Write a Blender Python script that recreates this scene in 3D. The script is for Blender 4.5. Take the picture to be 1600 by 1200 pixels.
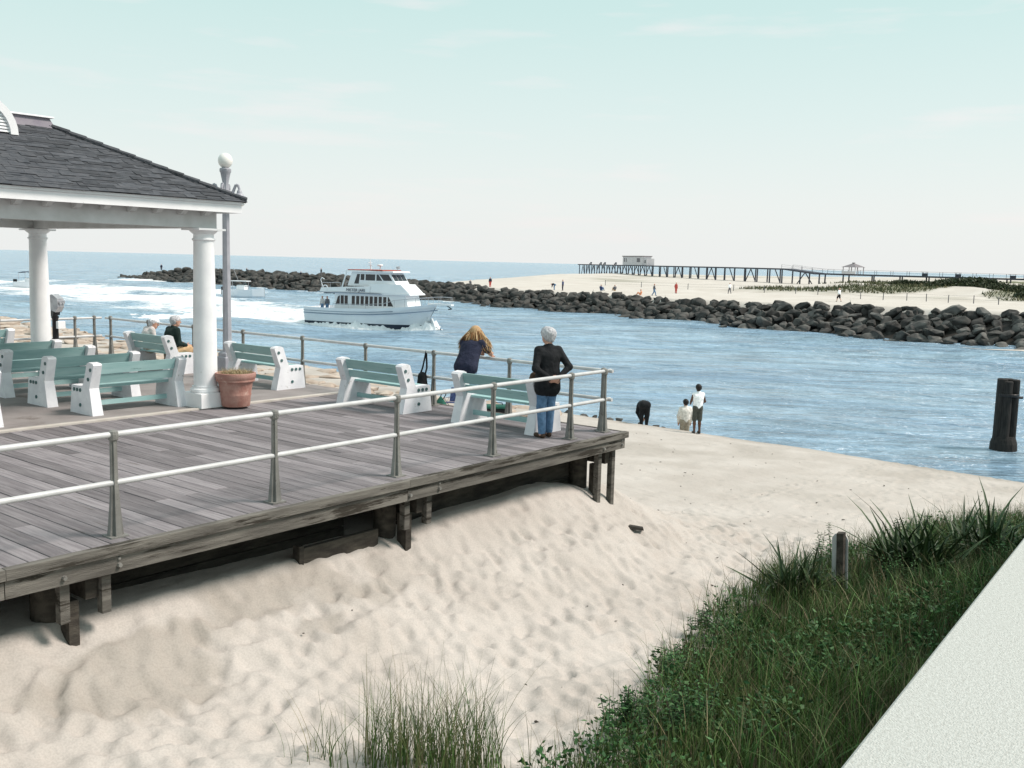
import bpy, math, random
import numpy as np
from mathutils import Matrix, Vector
random.seed(7); rng = np.random.default_rng(7)
for o in list(bpy.data.objects): bpy.data.objects.remove(o)
SC = bpy.context.scene
COL = SC.collection
R = math.radians
# ---------------------------------------------------------------- camera
# world frame: +X runs along the boardwalk towards the inlet, +Y across it, z = 0 is the deck top
cd = bpy.data.cameras.new('camera'); cam = bpy.data.objects.new('camera', cd); COL.objects.link(cam); SC.camera = cam
cd.sensor_fit = 'HORIZONTAL'; cd.sensor_width = 36; cd.lens = 36 * 1530 / 1600; cd.clip_start = .05; cd.clip_end = 30000
YAW, PITCH, ROLL = R(38.6), R(7.121), R(1.436)
fw = Vector((math.cos(YAW) * math.cos(PITCH), math.sin(YAW) * math.cos(PITCH), -math.sin(PITCH)))
r0 = Vector((math.sin(YAW), -math.cos(YAW), 0)); u0 = r0.cross(fw)
rt = r0 * math.cos(ROLL) + u0 * math.sin(ROLL); up = u0 * math.cos(ROLL) - r0 * math.sin(ROLL)
M = Matrix((rt, up, -fw)).transposed().to_4x4(); M.translation = (-13.2415, -8.6626, 2.73); cam.matrix_world = M
# ---------------------------------------------------------------- sky and sun
SUN_AZ, SUN_EL = math.atan2(-.8, .6), R(50)
W = bpy.data.worlds.new('World'); SC.world = W; W.use_nodes = True
nt = W.node_tree; nt.nodes.clear(); N = nt.nodes.new; L = nt.links.new
wo = N('ShaderNodeOutputWorld'); bg = N('ShaderNodeBackground'); bg.inputs['Strength'].default_value = .1
sk = N('ShaderNodeTexSky'); sk.sky_type = 'NISHITA'; sk.sun_disc = False; sk.sun_elevation = SUN_EL
sk.sun_rotation = R(90) - SUN_AZ; sk.dust_density = 3; sk.air_density = 1; sk.ozone_density = 1
tc = N('ShaderNodeTexCoord'); sx = N('ShaderNodeSeparateXYZ'); L(tc.outputs['Generated'], sx.inputs[0])
rp = N('ShaderNodeValToRGB'); L(sx.outputs['Z'], rp.inputs[0]); e = rp.color_ramp.elements
e[0].position = 0; e[0].color = (.70, .71, .70, 1); e[1].position = 1; e[1].color = (.54, .61, .62, 1)
for p, c in ((.06, (.675, .705, .69, 1)), (.14, (.59, .685, .665, 1)), (.24, (.49, .65, .625, 1)), (.36, (.44, .63, .61, 1))):
    q = rp.color_ramp.elements.new(p); q.color = c
mp = N('ShaderNodeMapping'); mp.inputs['Scale'].default_value = (2.2, 2.2, 16); L(tc.outputs['Generated'], mp.inputs[0])
nz = N('ShaderNodeTexNoise'); nz.inputs['Scale'].default_value = 2.1; nz.inputs['Detail'].default_value = 7; L(mp.outputs[0], nz.inputs[0])
cr = N('ShaderNodeValToRGB'); cr.color_ramp.elements[0].position = .56; cr.color_ramp.elements[1].position = .78
cr.color_ramp.elements[1].color = (.85, .85, .85, 1); L(nz.outputs[0], cr.inputs[0])
cl = N('ShaderNodeMix'); cl.data_type = 'RGBA'; L(cr.outputs[0], cl.inputs[0]); L(rp.outputs[0], cl.inputs[6]); cl.inputs[7].default_value = (.735, .70, .69, 1)
sc_ = N('ShaderNodeVectorMath'); sc_.operation = 'SCALE'; sc_.inputs['Scale'].default_value = 10; L(cl.outputs[2], sc_.inputs[0])
mx = N('ShaderNodeMix'); mx.data_type = 'RGBA'; mx.inputs[0].default_value = .9; L(sk.outputs[0], mx.inputs[6]); L(sc_.outputs[0], mx.inputs[7])
L(mx.outputs[2], bg.inputs[0]); L(bg.outputs[0], wo.inputs[0])
sd = bpy.data.lights.new('sun', 'SUN'); so = bpy.data.objects.new('sun', sd); COL.objects.link(so)
sd.energy = 2.9; sd.angle = R(16); sd.color = (1, .9, .82)
sdir = Vector((math.cos(SUN_AZ) * math.cos(SUN_EL), math.sin(SUN_AZ) * math.cos(SUN_EL), math.sin(SUN_EL)))
so.rotation_euler = sdir.to_track_quat('Z', 'Y').to_euler(); so.location = (0, 0, 40)
SC.view_settings.view_transform = 'Standard'; SC.view_settings.look = 'None'; SC.view_settings.exposure = .42; SC.view_settings.gamma = 1
SC.view_settings.use_curve_mapping = False
SC.render.engine = 'CYCLES'
# ---------------------------------------------------------------- materials
MATS = {}
def nm(name):
    m = bpy.data.materials.new(name); m.use_nodes = True; MATS[name] = m
    t = m.node_tree; b = t.nodes['Principled BSDF']; return m, t, b
def mat(name, c1, c2=None, scale=6, rough=.7, bump=0, bscale=40, rnd=0, stretch=(1, 1, 1), spec=.3, coord='Object', det=6, lo=.35, hi=.65, wear=None, metal=0):
    """noise mix of two colours, per-object brightness, fine bump, optional third wear colour (col, amount, scale)"""
    m, t, b = nm(name); n = t.nodes.new; l = t.links.new
    b.inputs['Roughness'].default_value = rough; b.inputs['Specular IOR Level'].default_value = spec; b.inputs['Metallic'].default_value = metal
    tc = n('ShaderNodeTexCoord'); mp = n('ShaderNodeMapping'); mp.inputs['Scale'].default_value = stretch
    if coord == 'World':
        g = n('ShaderNodeNewGeometry'); l(g.outputs['Position'], mp.inputs[0])
    else: l(tc.outputs[coord], mp.inputs[0])
    vec = mp.outputs[0]
    oi = n('ShaderNodeObjectInfo')
    if rnd:
        ad = n('ShaderNodeVectorMath'); ad.operation = 'ADD'; l(vec, ad.inputs[0])
        sc = n('ShaderNodeMath'); sc.operation = 'MULTIPLY'; sc.inputs[1].default_value = 57; l(oi.outputs['Random'], sc.inputs[0]); l(sc.outputs[0], ad.inputs[1]); vec = ad.outputs[0]
    c2 = c2 or tuple(x * .75 for x in c1)
    z = n('ShaderNodeTexNoise'); z.inputs['Scale'].default_value = scale; z.inputs['Detail'].default_value = det; l(vec, z.inputs[0])
    r = n('ShaderNodeValToRGB'); r.color_ramp.elements[0].position = lo; r.color_ramp.elements[1].position = hi
    r.color_ramp.elements[0].color = (*c1, 1); r.color_ramp.elements[1].color = (*c2, 1); l(z.outputs[0], r.inputs[0]); out = r.outputs[0]
    if wear:
        w = n('ShaderNodeTexNoise'); w.inputs['Scale'].default_value = wear[2]; w.inputs['Detail'].default_value = 8; w.inputs['Roughness'].default_value = .7; l(vec, w.inputs[0])
        wr = n('ShaderNodeValToRGB'); wr.color_ramp.elements[0].position = 1 - wear[1]; wr.color_ramp.elements[1].position = 1 - wear[1] + .06; l(w.outputs[0], wr.inputs[0])
        k = n('ShaderNodeMix'); k.data_type = 'RGBA'; l(wr.outputs[0], k.inputs[0]); l(out, k.inputs[6]); k.inputs[7].default_value = (*wear[0], 1); out = k.outputs[2]
    if rnd:
        mr = n('ShaderNodeMapRange'); mr.inputs['To Min'].default_value = 1 - rnd; mr.inputs['To Max'].default_value = 1 + rnd; l(oi.outputs['Random'], mr.inputs[0])
        k = n('ShaderNodeVectorMath'); k.operation = 'SCALE'; l(out, k.inputs[0]); l(mr.outputs[0], k.inputs['Scale']); out = k.outputs[0]
    l(out, b.inputs['Base Color'])
    if bump:
        bz = n('ShaderNodeTexNoise'); bz.inputs['Scale'].default_value = bscale; bz.inputs['Detail'].default_value = 5; l(vec, bz.inputs[0])
        bp = n('ShaderNodeBump'); bp.inputs['Strength'].default_value = bump; bp.inputs['Distance'].default_value = .02; l(bz.outputs[0], bp.inputs['Height']); l(bp.outputs[0], b.inputs['Normal'])
    return m
def attrmat(name, rough=.6, spec=.3, transl=0):
    m, t, b = nm(name); a = t.nodes.new('ShaderNodeAttribute'); a.attribute_name = 'col'
    t.links.new(a.outputs['Color'], b.inputs['Base Color']); b.inputs['Roughness'].default_value = rough; b.inputs['Specular IOR Level'].default_value = spec
    return m
mat('plank', (.178, .16, .17), (.268, .246, .256), 3, .85, .5, 30, .3, (9, .55, 9), wear=((.13, .115, .11), .38, 1.4))
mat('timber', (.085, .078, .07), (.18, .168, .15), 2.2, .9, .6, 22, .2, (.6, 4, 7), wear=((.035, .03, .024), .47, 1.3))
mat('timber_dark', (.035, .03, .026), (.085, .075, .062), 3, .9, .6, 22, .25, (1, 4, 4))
mat('floor_slab', (.235, .212, .208), (.30, .275, .268), 1.6, .85, .3, 60, 0, (1, 1, 1), wear=((.19, .165, .155), .42, .9))
mat('slab_edge', (.46, .42, .38), (.56, .52, .48), 4, .8)
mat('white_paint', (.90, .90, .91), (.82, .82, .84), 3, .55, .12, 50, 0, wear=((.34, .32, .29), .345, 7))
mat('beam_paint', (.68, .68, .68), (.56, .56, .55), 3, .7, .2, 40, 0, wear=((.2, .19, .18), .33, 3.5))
mat('concrete_white', (.82, .82, .85), (.71, .71, .75), 5, .7, .25, 70, .05, wear=((.46, .45, .43), .38, 6))
mat('teal_paint', (.27, .44, .44), (.35, .52, .52), 3, .5, .15, 40, .1, (4, .6, 4), wear=((.16, .27, .27), .37, 4))
mat('bolt_metal', (.05, .12, .12), (.1, .16, .16), 10, .5)
mat('rail_pipe', (.60, .60, .605), (.50, .50, .505), 5, .42, .05, 60, 0, wear=((.36, .35, .33), .36, 4), spec=.5)
mat('post_metal', (.17, .165, .155), (.24, .235, .22), 7, .55, .3, 60, .1, wear=((.10, .09, .08), .4, 8), spec=.4)
mat('lamp_metal', (.40, .40, .44), (.33, .33, .37), 5, .45, .1, 40, 0, spec=.4)
mat('globe', (.85, .83, .80), (.8, .78, .74), 3, .25)
mat('shingle', (.055, .06, .07), (.085, .088, .098), 8, .9, .5, 120, .3, wear=((.12, .115, .125), .38, 14))
mat('shingle_base', (.03, .03, .034), (.045, .045, .05), 8, .95)
mat('roof_grey', (.20, .18, .22), (.25, .23, .26), 5, .8)
mat('terracotta', (.34, .165, .135), (.43, .25, .21), 7, .8, .4, 30, 0, wear=((.55, .40, .34), .4, 6))
mat('soil', (.1, .07, .05), (.16, .12, .08), 20, .95)
mat('black_metal', (.012, .012, .014), (.02, .02, .022), 8, .4)
mat('silver', (.5, .5, .52), (.35, .35, .38), 12, .35, metal=.4)
mat('stucco', (.56, .57, .545), (.46, .465, .44), 70, .9, .55, 150, 0, det=3, wear=((.33, .32, .27), .38, 48))
mat('pile_wood', (.012, .011, .011), (.03, .027, .025), 6, .8, .8, 14, .2, (3, 3, .4))
mat('rock', (.036, .035, .034), (.115, .112, .105), 1.1, .9, .7, 4, .62, wear=((.18, .172, .15), .40, 1.4))
mat('rock_gap_shade', (.018, .017, .015), (.04, .037, .032), 1.0, .6, .8, 4, .2)
mat('tan_rock', (.30, .235, .19), (.47, .40, .34), 1.5, .9, .6, 6, .2)
mat('far_wood', (.06, .065, .085), (.09, .095, .115), 1, .9)
mat('far_wall', (.62, .60, .62), (.56, .54, .56), 1, .8)
mat('far_roof', (.20, .185, .20), (.24, .22, .23), 1, .9)
mat('boat_white', (.82, .83, .85), (.76, .78, .81), .8, .35, wear=((.62, .65, .68), .33, .9), spec=.5)
mat('boat_hull', (.80, .82, .85), (.73, .76, .80), .6, .3, wear=((.5, .53, .56), .36, .8), spec=.5)
mat('boat_trim', (.16, .22, .30), (.22, .28, .36), 1, .5)
mat('boat_bottom', (.02, .03, .05), (.03, .04, .06), 1, .5)
mat('window_glass', (.010, .013, .02), (.02, .024, .032), 1, .12, spec=.6)
mat('red_canvas', (.26, .05, .035), (.36, .09, .06), 3, .8)
mat('lettering', (.10, .10, .13), (.12, .12, .15), 3, .6)
mat('skin', (.52, .29, .21), (.58, .34, .26), 10, .55)
mat('skin_dark', (.085, .042, .028), (.11, .056, .037), 10, .5)
mat('eye', (.02, .015, .012), (.03, .02, .015), 10, .2)
def cloth(n, c, s=12): return mat(n, c, tuple(x * 1.5 + .006 for x in c), s, .9, 1.0, 17)
cloth('black_cloth', (.007, .008, .010)); cloth('navy_cloth', (.012, .015, .034)); cloth('denim', (.085, .16, .27)); cloth('shorts_blue', (.14, .22, .30))
cloth('green_black', (.006, .016, .014)); cloth('pale_cloth', (.46, .43, .42)); cloth('white_cloth', (.74, .77, .80)); cloth('khaki', (.27, .235, .185))
cloth('dark_khaki', (.055, .058, .05)); cloth('cream_cloth', (.60, .57, .53)); cloth('red_cloth', (.40, .07, .06)); cloth('orange_cloth', (.55, .25, .15))
cloth('blue_cloth', (.05, .07, .16)); cloth('grey_cloth', (.10, .10, .115)); cloth('sandal', (.05, .03, .02)); cloth('bag_green', (.015, .08, .06)); cloth('tan_cloth', (.42, .28, .16))
mat('hair_white', (.62, .62, .64), (.38, .38, .41), 40, .7, .6, 60, 0, (1, 1, .4)); mat('hair_blond', (.30, .16, .07), (.58, .40, .22), 30, .5, .4, 60, .1, (4, 4, .3), lo=.4, hi=.62)
mat('hair_black', (.012, .010, .009), (.02, .018, .016), 30, .6, .4, 60)
leafm = attrmat('foliage', .6, .25); strawm = attrmat('straw', .8, .1)
# ---------------------------------------------------------------- mesh helpers
def off(p):
    v = Vector((0, 0, 0))
    while p: v += p.location; p = p.parent
    return v
def link(name, me, parent=None, mats=None):
    o = bpy.data.objects.new(name, me); COL.objects.link(o)
    if parent: o.parent = parent
    if mats:
        for m in ([mats] if isinstance(mats, str) else mats): me.materials.append(MATS[m])
    return o
class MB:
    def __init__(s): s.v = []; s.f = []; s.mi = []; s.n = 0
    def add(s, V, F, m=0):
        k = len(s.v); s.v += [tuple(map(float, p)) for p in V]; s.f += [tuple(i + k for i in f) for f in F]; s.mi += [m] * len(F); return s
    def box(s, x0, x1, y0, y1, z0, z1, m=0, bev=0):
        if bev:
            b = bev; V = []; F = []
            V = [(x, y, z0) for x, y in ((x0, y0), (x1, y0), (x1, y1), (x0, y1))] + [(x, y, z1 - b) for x, y in ((x0, y0), (x1, y0), (x1, y1), (x0, y1))] + [(x, y, z1) for x, y in ((x0 + b, y0 + b), (x1 - b, y0 + b), (x1 - b, y1 - b), (x0 + b, y1 - b))]
            F = [(3, 2, 1, 0), (8, 9, 10, 11)] + [(i, (i + 1) % 4, 4 + (i + 1) % 4, 4 + i) for i in range(4)] + [(4 + i, 4 + (i + 1) % 4, 8 + (i + 1) % 4, 8 + i) for i in range(4)]
            return s.add(V, F, m)
        return s.add([(x0, y0, z0), (x1, y0, z0), (x1, y1, z0), (x0, y1, z0), (x0, y0, z1), (x1, y0, z1), (x1, y1, z1), (x0, y1, z1)],
                     [(3, 2, 1, 0), (4, 5, 6, 7), (0, 1, 5, 4), (1, 2, 6, 5), (2, 3, 7, 6), (3, 0, 4, 7)], m)
    def tube(s, a, b, ra, rb=None, n=8, m=0, ph=0):
        rb = ra if rb is None else rb; a = Vector(a); b = Vector(b); d = (b - a).normalized()
        x = d.orthogonal().normalized() if abs(d.z) < .99 else Vector((1, 0, 0)); y = d.cross(x)
        V = []
        for c, r in ((a, ra), (b, rb)):
            V += [c + (x * math.cos(ph + i * 2 * math.pi / n) + y * math.sin(ph + i * 2 * math.pi / n)) * r for i in range(n)]
        F = [(i, (i + 1) % n, n + (i + 1) % n, n + i) for i in range(n)] + [tuple(range(n - 1, -1, -1)), tuple(range(n, 2 * n))]
        return s.add(V, F, m)
    def path(s, P, r, n=8, m=0):
        for i in range(len(P) - 1): s.tube(P[i], P[i + 1], r if not isinstance(r, (list, tuple)) else r[i], r if not isinstance(r, (list, tuple)) else r[i + 1], n, m)
        return s
    def lathe(s, prof, n=20, c=(0, 0, 0), m=0, ph=0):
        V = [(c[0] + r * math.cos(ph + i * 2 * math.pi / n), c[1] + r * math.sin(ph + i * 2 * math.pi / n), c[2] + z) for r, z in prof for i in range(n)]
        F = [(j * n + i, j * n + (i + 1) % n, (j + 1) * n + (i + 1) % n, (j + 1) * n + i) for j in range(len(prof) - 1) for i in range(n)]
        F += [tuple(range(n - 1, -1, -1)), tuple(range((len(prof) - 1) * n, len(prof) * n))]
        return s.add(V, F, m)
    def prism(s, poly, y0, y1, m=0, f=None):
        """poly in xz, extruded along y; f(z) scales the half-thickness"""
        n = len(poly); c = (y0 + y1) / 2; h = (y1 - y0) / 2
        V = [(x, c - h * (f(z) if f else 1), z) for x, z in poly] + [(x, c + h * (f(z) if f else 1), z) for x, z in poly]
        F = [tuple(range(n)), tuple(range(2 * n - 1, n - 1, -1))] + [((i + 1) % n, i, n + i, n + (i + 1) % n) for i in range(n)]
        return s.add(V, F, m)
    def mesh(s, name):
        me = bpy.data.meshes.new(name); me.from_pydata(s.v, [], s.f)
        if any(s.mi): me.polygons.foreach_set('material_index', s.mi)
        return me
    def build(s, name, mats, parent=None, world=True, smooth=False, loc=None):
        o0 = off(parent) if (parent and world) else Vector((0, 0, 0))
        if o0.length: s.v = [(x - o0.x, y - o0.y, z - o0.z) for x, y, z in s.v]
        me = s.mesh(name); o = link(name, me, parent, mats)
        if loc: o.location = loc
        if smooth: me.polygons.foreach_set('use_smooth', [True] * len(me.polygons)); 
        if smooth == 'auto':
            me.set_sharp_from_angle(angle=R(38))
        return o
def tag(o, label, cat=None, group=None, kind=None):
    if label: o['label'] = label
    if cat: o['category'] = cat
    if group: o['group'] = group
    if kind: o['kind'] = kind
    return o
def thing(name, label, cat, loc=(0, 0, 0), rz=0, group=None):
    o = bpy.data.objects.new(name, None); COL.objects.link(o); o.location = loc; o.rotation_euler = (0, 0, rz); o.empty_display_size = .1
    return tag(o, label, cat, group)
def copy_tree(o, parent=None):
    c = o.copy(); COL.objects.link(c)
    if parent: c.parent = parent
    for ch in o.children: copy_tree(ch, c)
    return c
def npmesh(name, V, F, mats=None, parent=None, smooth=False, col=None):
    """V (n,3), F (m,k) arrays -> object; col (n,3) per-vertex colour attribute 'col'"""
    me = bpy.data.meshes.new(name); k = F.shape[1]
    me.vertices.add(len(V)); me.vertices.foreach_set('co', np.ascontiguousarray(V, np.float32).ravel())
    me.loops.add(F.size); me.loops.foreach_set('vertex_index', np.ascontiguousarray(F, np.int32).ravel())
    me.polygons.add(len(F)); me.polygons.foreach_set('loop_start', np.arange(0, F.size, k, dtype=np.int32)); me.polygons.foreach_set('loop_total', np.full(len(F), k, np.int32))
    if smooth: me.polygons.foreach_set('use_smooth', np.ones(len(F), bool))
    me.update(calc_edges=True)
    if col is not None:
        a = me.attributes.new('col', 'FLOAT_COLOR', 'POINT'); a.data.foreach_set('color', np.c_[col, np.ones(len(col))].astype(np.float32).ravel())
    return link(name, me, parent, mats)
def vnoise(x, y, seed=0):
    """smooth value noise, vectorised"""
    xi = np.floor(x).astype(np.int64); yi = np.floor(y).astype(np.int64); fx = x - xi; fy = y - yi
    def h(a, b):
        q = (a * 374761393 + b * 668265263 + seed * 974634777) & 0x7fffffff; q = ((q ^ (q >> 13)) * 1274126177) & 0x7fffffff; return ((q ^ (q >> 16)) & 0xffff) / 65535.
    fx = fx * fx * (3 - 2 * fx); fy = fy * fy * (3 - 2 * fy)
    return (h(xi, yi) * (1 - fx) + h(xi + 1, yi) * fx) * (1 - fy) + (h(xi, yi + 1) * (1 - fx) + h(xi + 1, yi + 1) * fx) * fy - .5
def fbm(x, y, o=4, seed=0):
    t = 0; a = 1
    for i in range(o): t = t + a * vnoise(x * 2 ** i, y * 2 ** i, seed + i * 17); a *= .5
    return t
def sst(a, b, x): t = np.clip((x - a) / (b - a), 0, 1); return t * t * (3 - 2 * t)
# ================================================================ water
WZ = -4.07
m, t, b = nm('water'); n = t.nodes.new; l = t.links.new
g = n('ShaderNodeNewGeometry'); at = n('ShaderNodeAttribute'); at.attribute_name = 'foam'
rot = n('ShaderNodeMapping'); rot.vector_type = 'POINT'; rot.inputs['Rotation'].default_value = (0, 0, R(58)); l(g.outputs['Position'], rot.inputs[0])
def wn(scale, st, det=4, rough=.55):
    mp = n('ShaderNodeMapping'); mp.inputs['Scale'].default_value = st; l(rot.outputs[0], mp.inputs[0])
    z = n('ShaderNodeTexNoise'); z.inputs['Scale'].default_value = scale; z.inputs['Detail'].default_value = det; z.inputs['Roughness'].default_value = rough; l(mp.outputs[0], z.inputs[0]); return z.outputs[0]
def mth(op, a, b_, cl=False):
    q = n('ShaderNodeMath'); q.operation = op; q.use_clamp = cl
    for i, v in enumerate((a, b_)):
        if isinstance(v, (int, float)): q.inputs[i].default_value = v
        else: l(v, q.inputs[i])
    return q.outputs[0]
big = wn(.12, (.8, 1.5, 1)); mid = wn(.55, (.55, 1.6, 1), 4); fine = wn(2.4, (.55, 1.5, 1), 3)
hgt = mth('ADD', mth('ADD', mth('MULTIPLY', big, 2.2), mth('MULTIPLY', mid, 1.25)), mth('MULTIPLY', fine, .34))
bp = n('ShaderNodeBump'); bp.inputs['Strength'].default_value = 1; bp.inputs['Distance'].default_value = .95; l(hgt, bp.inputs['Height'])
fo = wn(.38, (1, 1.2, 1), 9, .68); fo2 = wn(.07, (1, 1, 1), 5)
fm = mth('ADD', mth('MULTIPLY', at.outputs['Fac'], 1.0), mth('MULTIPLY', mth('ADD', fo, mth('MULTIPLY', fo2, .7)), 1.8)); fr = n('ShaderNodeMapRange'); fr.inputs['From Min'].default_value = 1.86; fr.inputs['From Max'].default_value = 2.2; l(fm, fr.inputs[0])
var = n('ShaderNodeValToRGB'); var.color_ramp.elements[0].position = .35; var.color_ramp.elements[1].position = .66
var.color_ramp.elements[0].color = (.19, .305, .43, 1); var.color_ramp.elements[1].color = (.325, .465, .575, 1); l(wn(.05, (.5, 2.4, 1), 7, .68), var.inputs[0])
cm = n('ShaderNodeMix'); cm.data_type = 'RGBA'; l(fr.outputs[0], cm.inputs[0]); l(var.outputs[0], cm.inputs[6]); cm.inputs[7].default_value = (.82, .84, .86, 1)
ripple_shade = n('ShaderNodeMapRange'); ripple_shade.inputs['From Min'].default_value = .36; ripple_shade.inputs['From Max'].default_value = .64; ripple_shade.inputs['To Min'].default_value = .72; ripple_shade.inputs['To Max'].default_value = 1.28; l(wn(.42, (.45, 1.7, 1), 6, .66), ripple_shade.inputs[0])  # light and dark of ripple reflections put into the base colour
ck = n('ShaderNodeVectorMath'); ck.operation = 'SCALE'; l(var.outputs[0], ck.inputs[0]); l(ripple_shade.outputs[0], ck.inputs['Scale']); l(ck.outputs[0], cm.inputs[6])
l(cm.outputs[2], b.inputs['Base Color']); b.inputs['IOR'].default_value = 1.33
rr = n('ShaderNodeMapRange'); rr.inputs['To Min'].default_value = .16; rr.inputs['To Max'].default_value = .8; l(fr.outputs[0], rr.inputs[0]); l(rr.outputs[0], b.inputs['Roughness']); l(bp.outputs[0], b.inputs['Normal'])
FOAM = [(56.8, 79.0, 3.3, 9), (60.7, 88.2, 4.8, 11), (60.6, 94.5, 5.8, 13), (66.3, 109.7, 8.4, 15), (66.9, 121.8, 9.0, 17), (66.1, 131.0, 7.3, 16), (71.5, 152.8, 8.3, 18), (77.5, 173.6, 6.7, 16), (90.1, 149.0, 9.9, 12), (87.1, 159.0, 7.7, 12), (79.9, 199.4, 4.2, 24), (65.3, 162.6, 2.5, 10), (52.1, 77.2, 4.3, 5.8), (117.4, 218.1, 2.4, 10), (120.8, 213.3, 6.9, 8)]
na, nr = 620, 400
ang = np.linspace(YAW - R(64), YAW + R(64), na); rad = np.geomspace(14, 9000, nr)
A, D = np.meshgrid(ang, rad); X = -13.24 + D * np.cos(A); Y = -8.66 + D * np.sin(A)
amp = np.clip((D - 30) / 60, 0, 1) * np.clip((600 - D) / 400, 0, 1)
Z = WZ + amp * (.16 * np.sin(X * .55 + Y * .28 + 2 * fbm(X * .04, Y * .04, 2, 3)) + .34 * fbm(X * .13, Y * .10, 3, 5))
sw = np.exp(-((Y - 110) / 60) ** 2) * np.exp(-((X - 50) / 28) ** 2)      # swell rolling in past the near shore
Z += sw * .35 * np.sin(Y * .30 + X * .10 + 2.5 * fbm(X * .03, Y * .03, 2, 9))
F0 = np.zeros_like(X); rv = np.array([r0.x, r0.y]); lv = np.array([math.cos(YAW), math.sin(YAW)])
for fx, fy, ra, rb in FOAM:
    dx, dy = X - fx, Y - fy; a_ = (dx * rv[0] + dy * rv[1]) / (ra * 1.3); b_ = (dx * lv[0] + dy * lv[1]) / rb
    F0 = np.maximum(F0, np.clip(1.25 - .8 * np.sqrt(a_ ** 2 + b_ ** 2), 0, 1))
JT = [-90, 10, 40, 70, 100, 135, 200, 226]; JX = [80, 85, 90, 98, 104, 112, 121, 124]
jx = np.interp(Y, JT, JX); F0 = np.maximum(F0, .62 * np.exp(-((X - jx + .8) / 1.3) ** 2) * ((Y > 95) & (Y < 232)))
XE_T = [-60, -3, 4, 13, 20, 34, 52, 64, 79, 120]; XE = [17.5, 17.8, 18.4, 18.6, 18.4, 22, 21.4, 23.9, 25.2, 27]
F0 = np.maximum(F0, .72 * np.exp(-((X - np.interp(Y, XE_T, XE) - 1.2) / .5) ** 2) * (Y < 120))
idx = np.arange(na * nr).reshape(nr, na); Fq = np.stack([idx[:-1, :-1], idx[:-1, 1:], idx[1:, 1:], idx[1:, :-1]], -1).reshape(-1, 4)[:, ::-1]
wat = npmesh('water', np.c_[X.ravel(), Y.ravel(), Z.ravel()], Fq, 'water', smooth=True)
a = wat.data.attributes.new('foam', 'FLOAT', 'POINT'); a.data.foreach_set('value', F0.astype(np.float32).ravel())
tag(wat, 'blue rippled inlet water and open sea to the horizon', kind='structure')
# ================================================================ near beach
def sandmat(name, c1, c2, dark, sc=1.0):
    m, t, b = nm(name); n = t.nodes.new; l = t.links.new; g = n('ShaderNodeNewGeometry'); b.inputs['Roughness'].default_value = .95; b.inputs['Specular IOR Level'].default_value = .1
    def tn(s, d): z = n('ShaderNodeTexNoise'); z.inputs['Scale'].default_value = s * sc; z.inputs['Detail'].default_value = d; l(g.outputs['Position'], z.inputs[0]); return z.outputs[0]
    r = n('ShaderNodeValToRGB'); r.color_ramp.elements[0].position = .35; r.color_ramp.elements[1].position = .65; r.color_ramp.elements[0].color = (*c1, 1); r.color_ramp.elements[1].color = (*c2, 1); l(tn(.7, 8), r.inputs[0])
    w = n('ShaderNodeAttribute'); w.attribute_name = 'wet_shade_or_grass'; k = n('ShaderNodeMix'); k.data_type = 'RGBA'; l(w.outputs['Fac'], k.inputs[0]); l(r.outputs[0], k.inputs[6]); k.inputs[7].default_value = (*dark, 1)  # darker tone: wet sand, far grass cover, and painted deck-edge shade
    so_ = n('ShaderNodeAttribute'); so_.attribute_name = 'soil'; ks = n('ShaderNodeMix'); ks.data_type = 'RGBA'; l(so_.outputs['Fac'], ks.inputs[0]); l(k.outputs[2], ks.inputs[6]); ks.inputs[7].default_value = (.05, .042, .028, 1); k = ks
    gr = n('ShaderNodeValToRGB'); gr.color_ramp.elements[0].position = .3; gr.color_ramp.elements[1].position = .62; gr.color_ramp.elements[0].color = (.88, .88, .88, 1); gr.color_ramp.elements[1].color = (1.04, 1.04, 1.04, 1); l(tn(55, 4), gr.inputs[0])
    k2 = n('ShaderNodeMix'); k2.data_type = 'RGBA'; k2.blend_type = 'MULTIPLY'; k2.inputs[0].default_value = 1; l(k.outputs[2], k2.inputs[6]); l(gr.outputs[0], k2.inputs[7]); l(k2.outputs[2], b.inputs['Base Color'])
    bp = n('ShaderNodeBump'); bp.inputs['Strength'].default_value = .5; bp.inputs['Distance'].default_value = .03; l(tn(9, 6), bp.inputs['Height']); l(bp.outputs[0], b.inputs['Normal'])
sandmat('sand', (.445, .405, .37), (.515, .475, .44), (.30, .27, .235))
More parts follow.
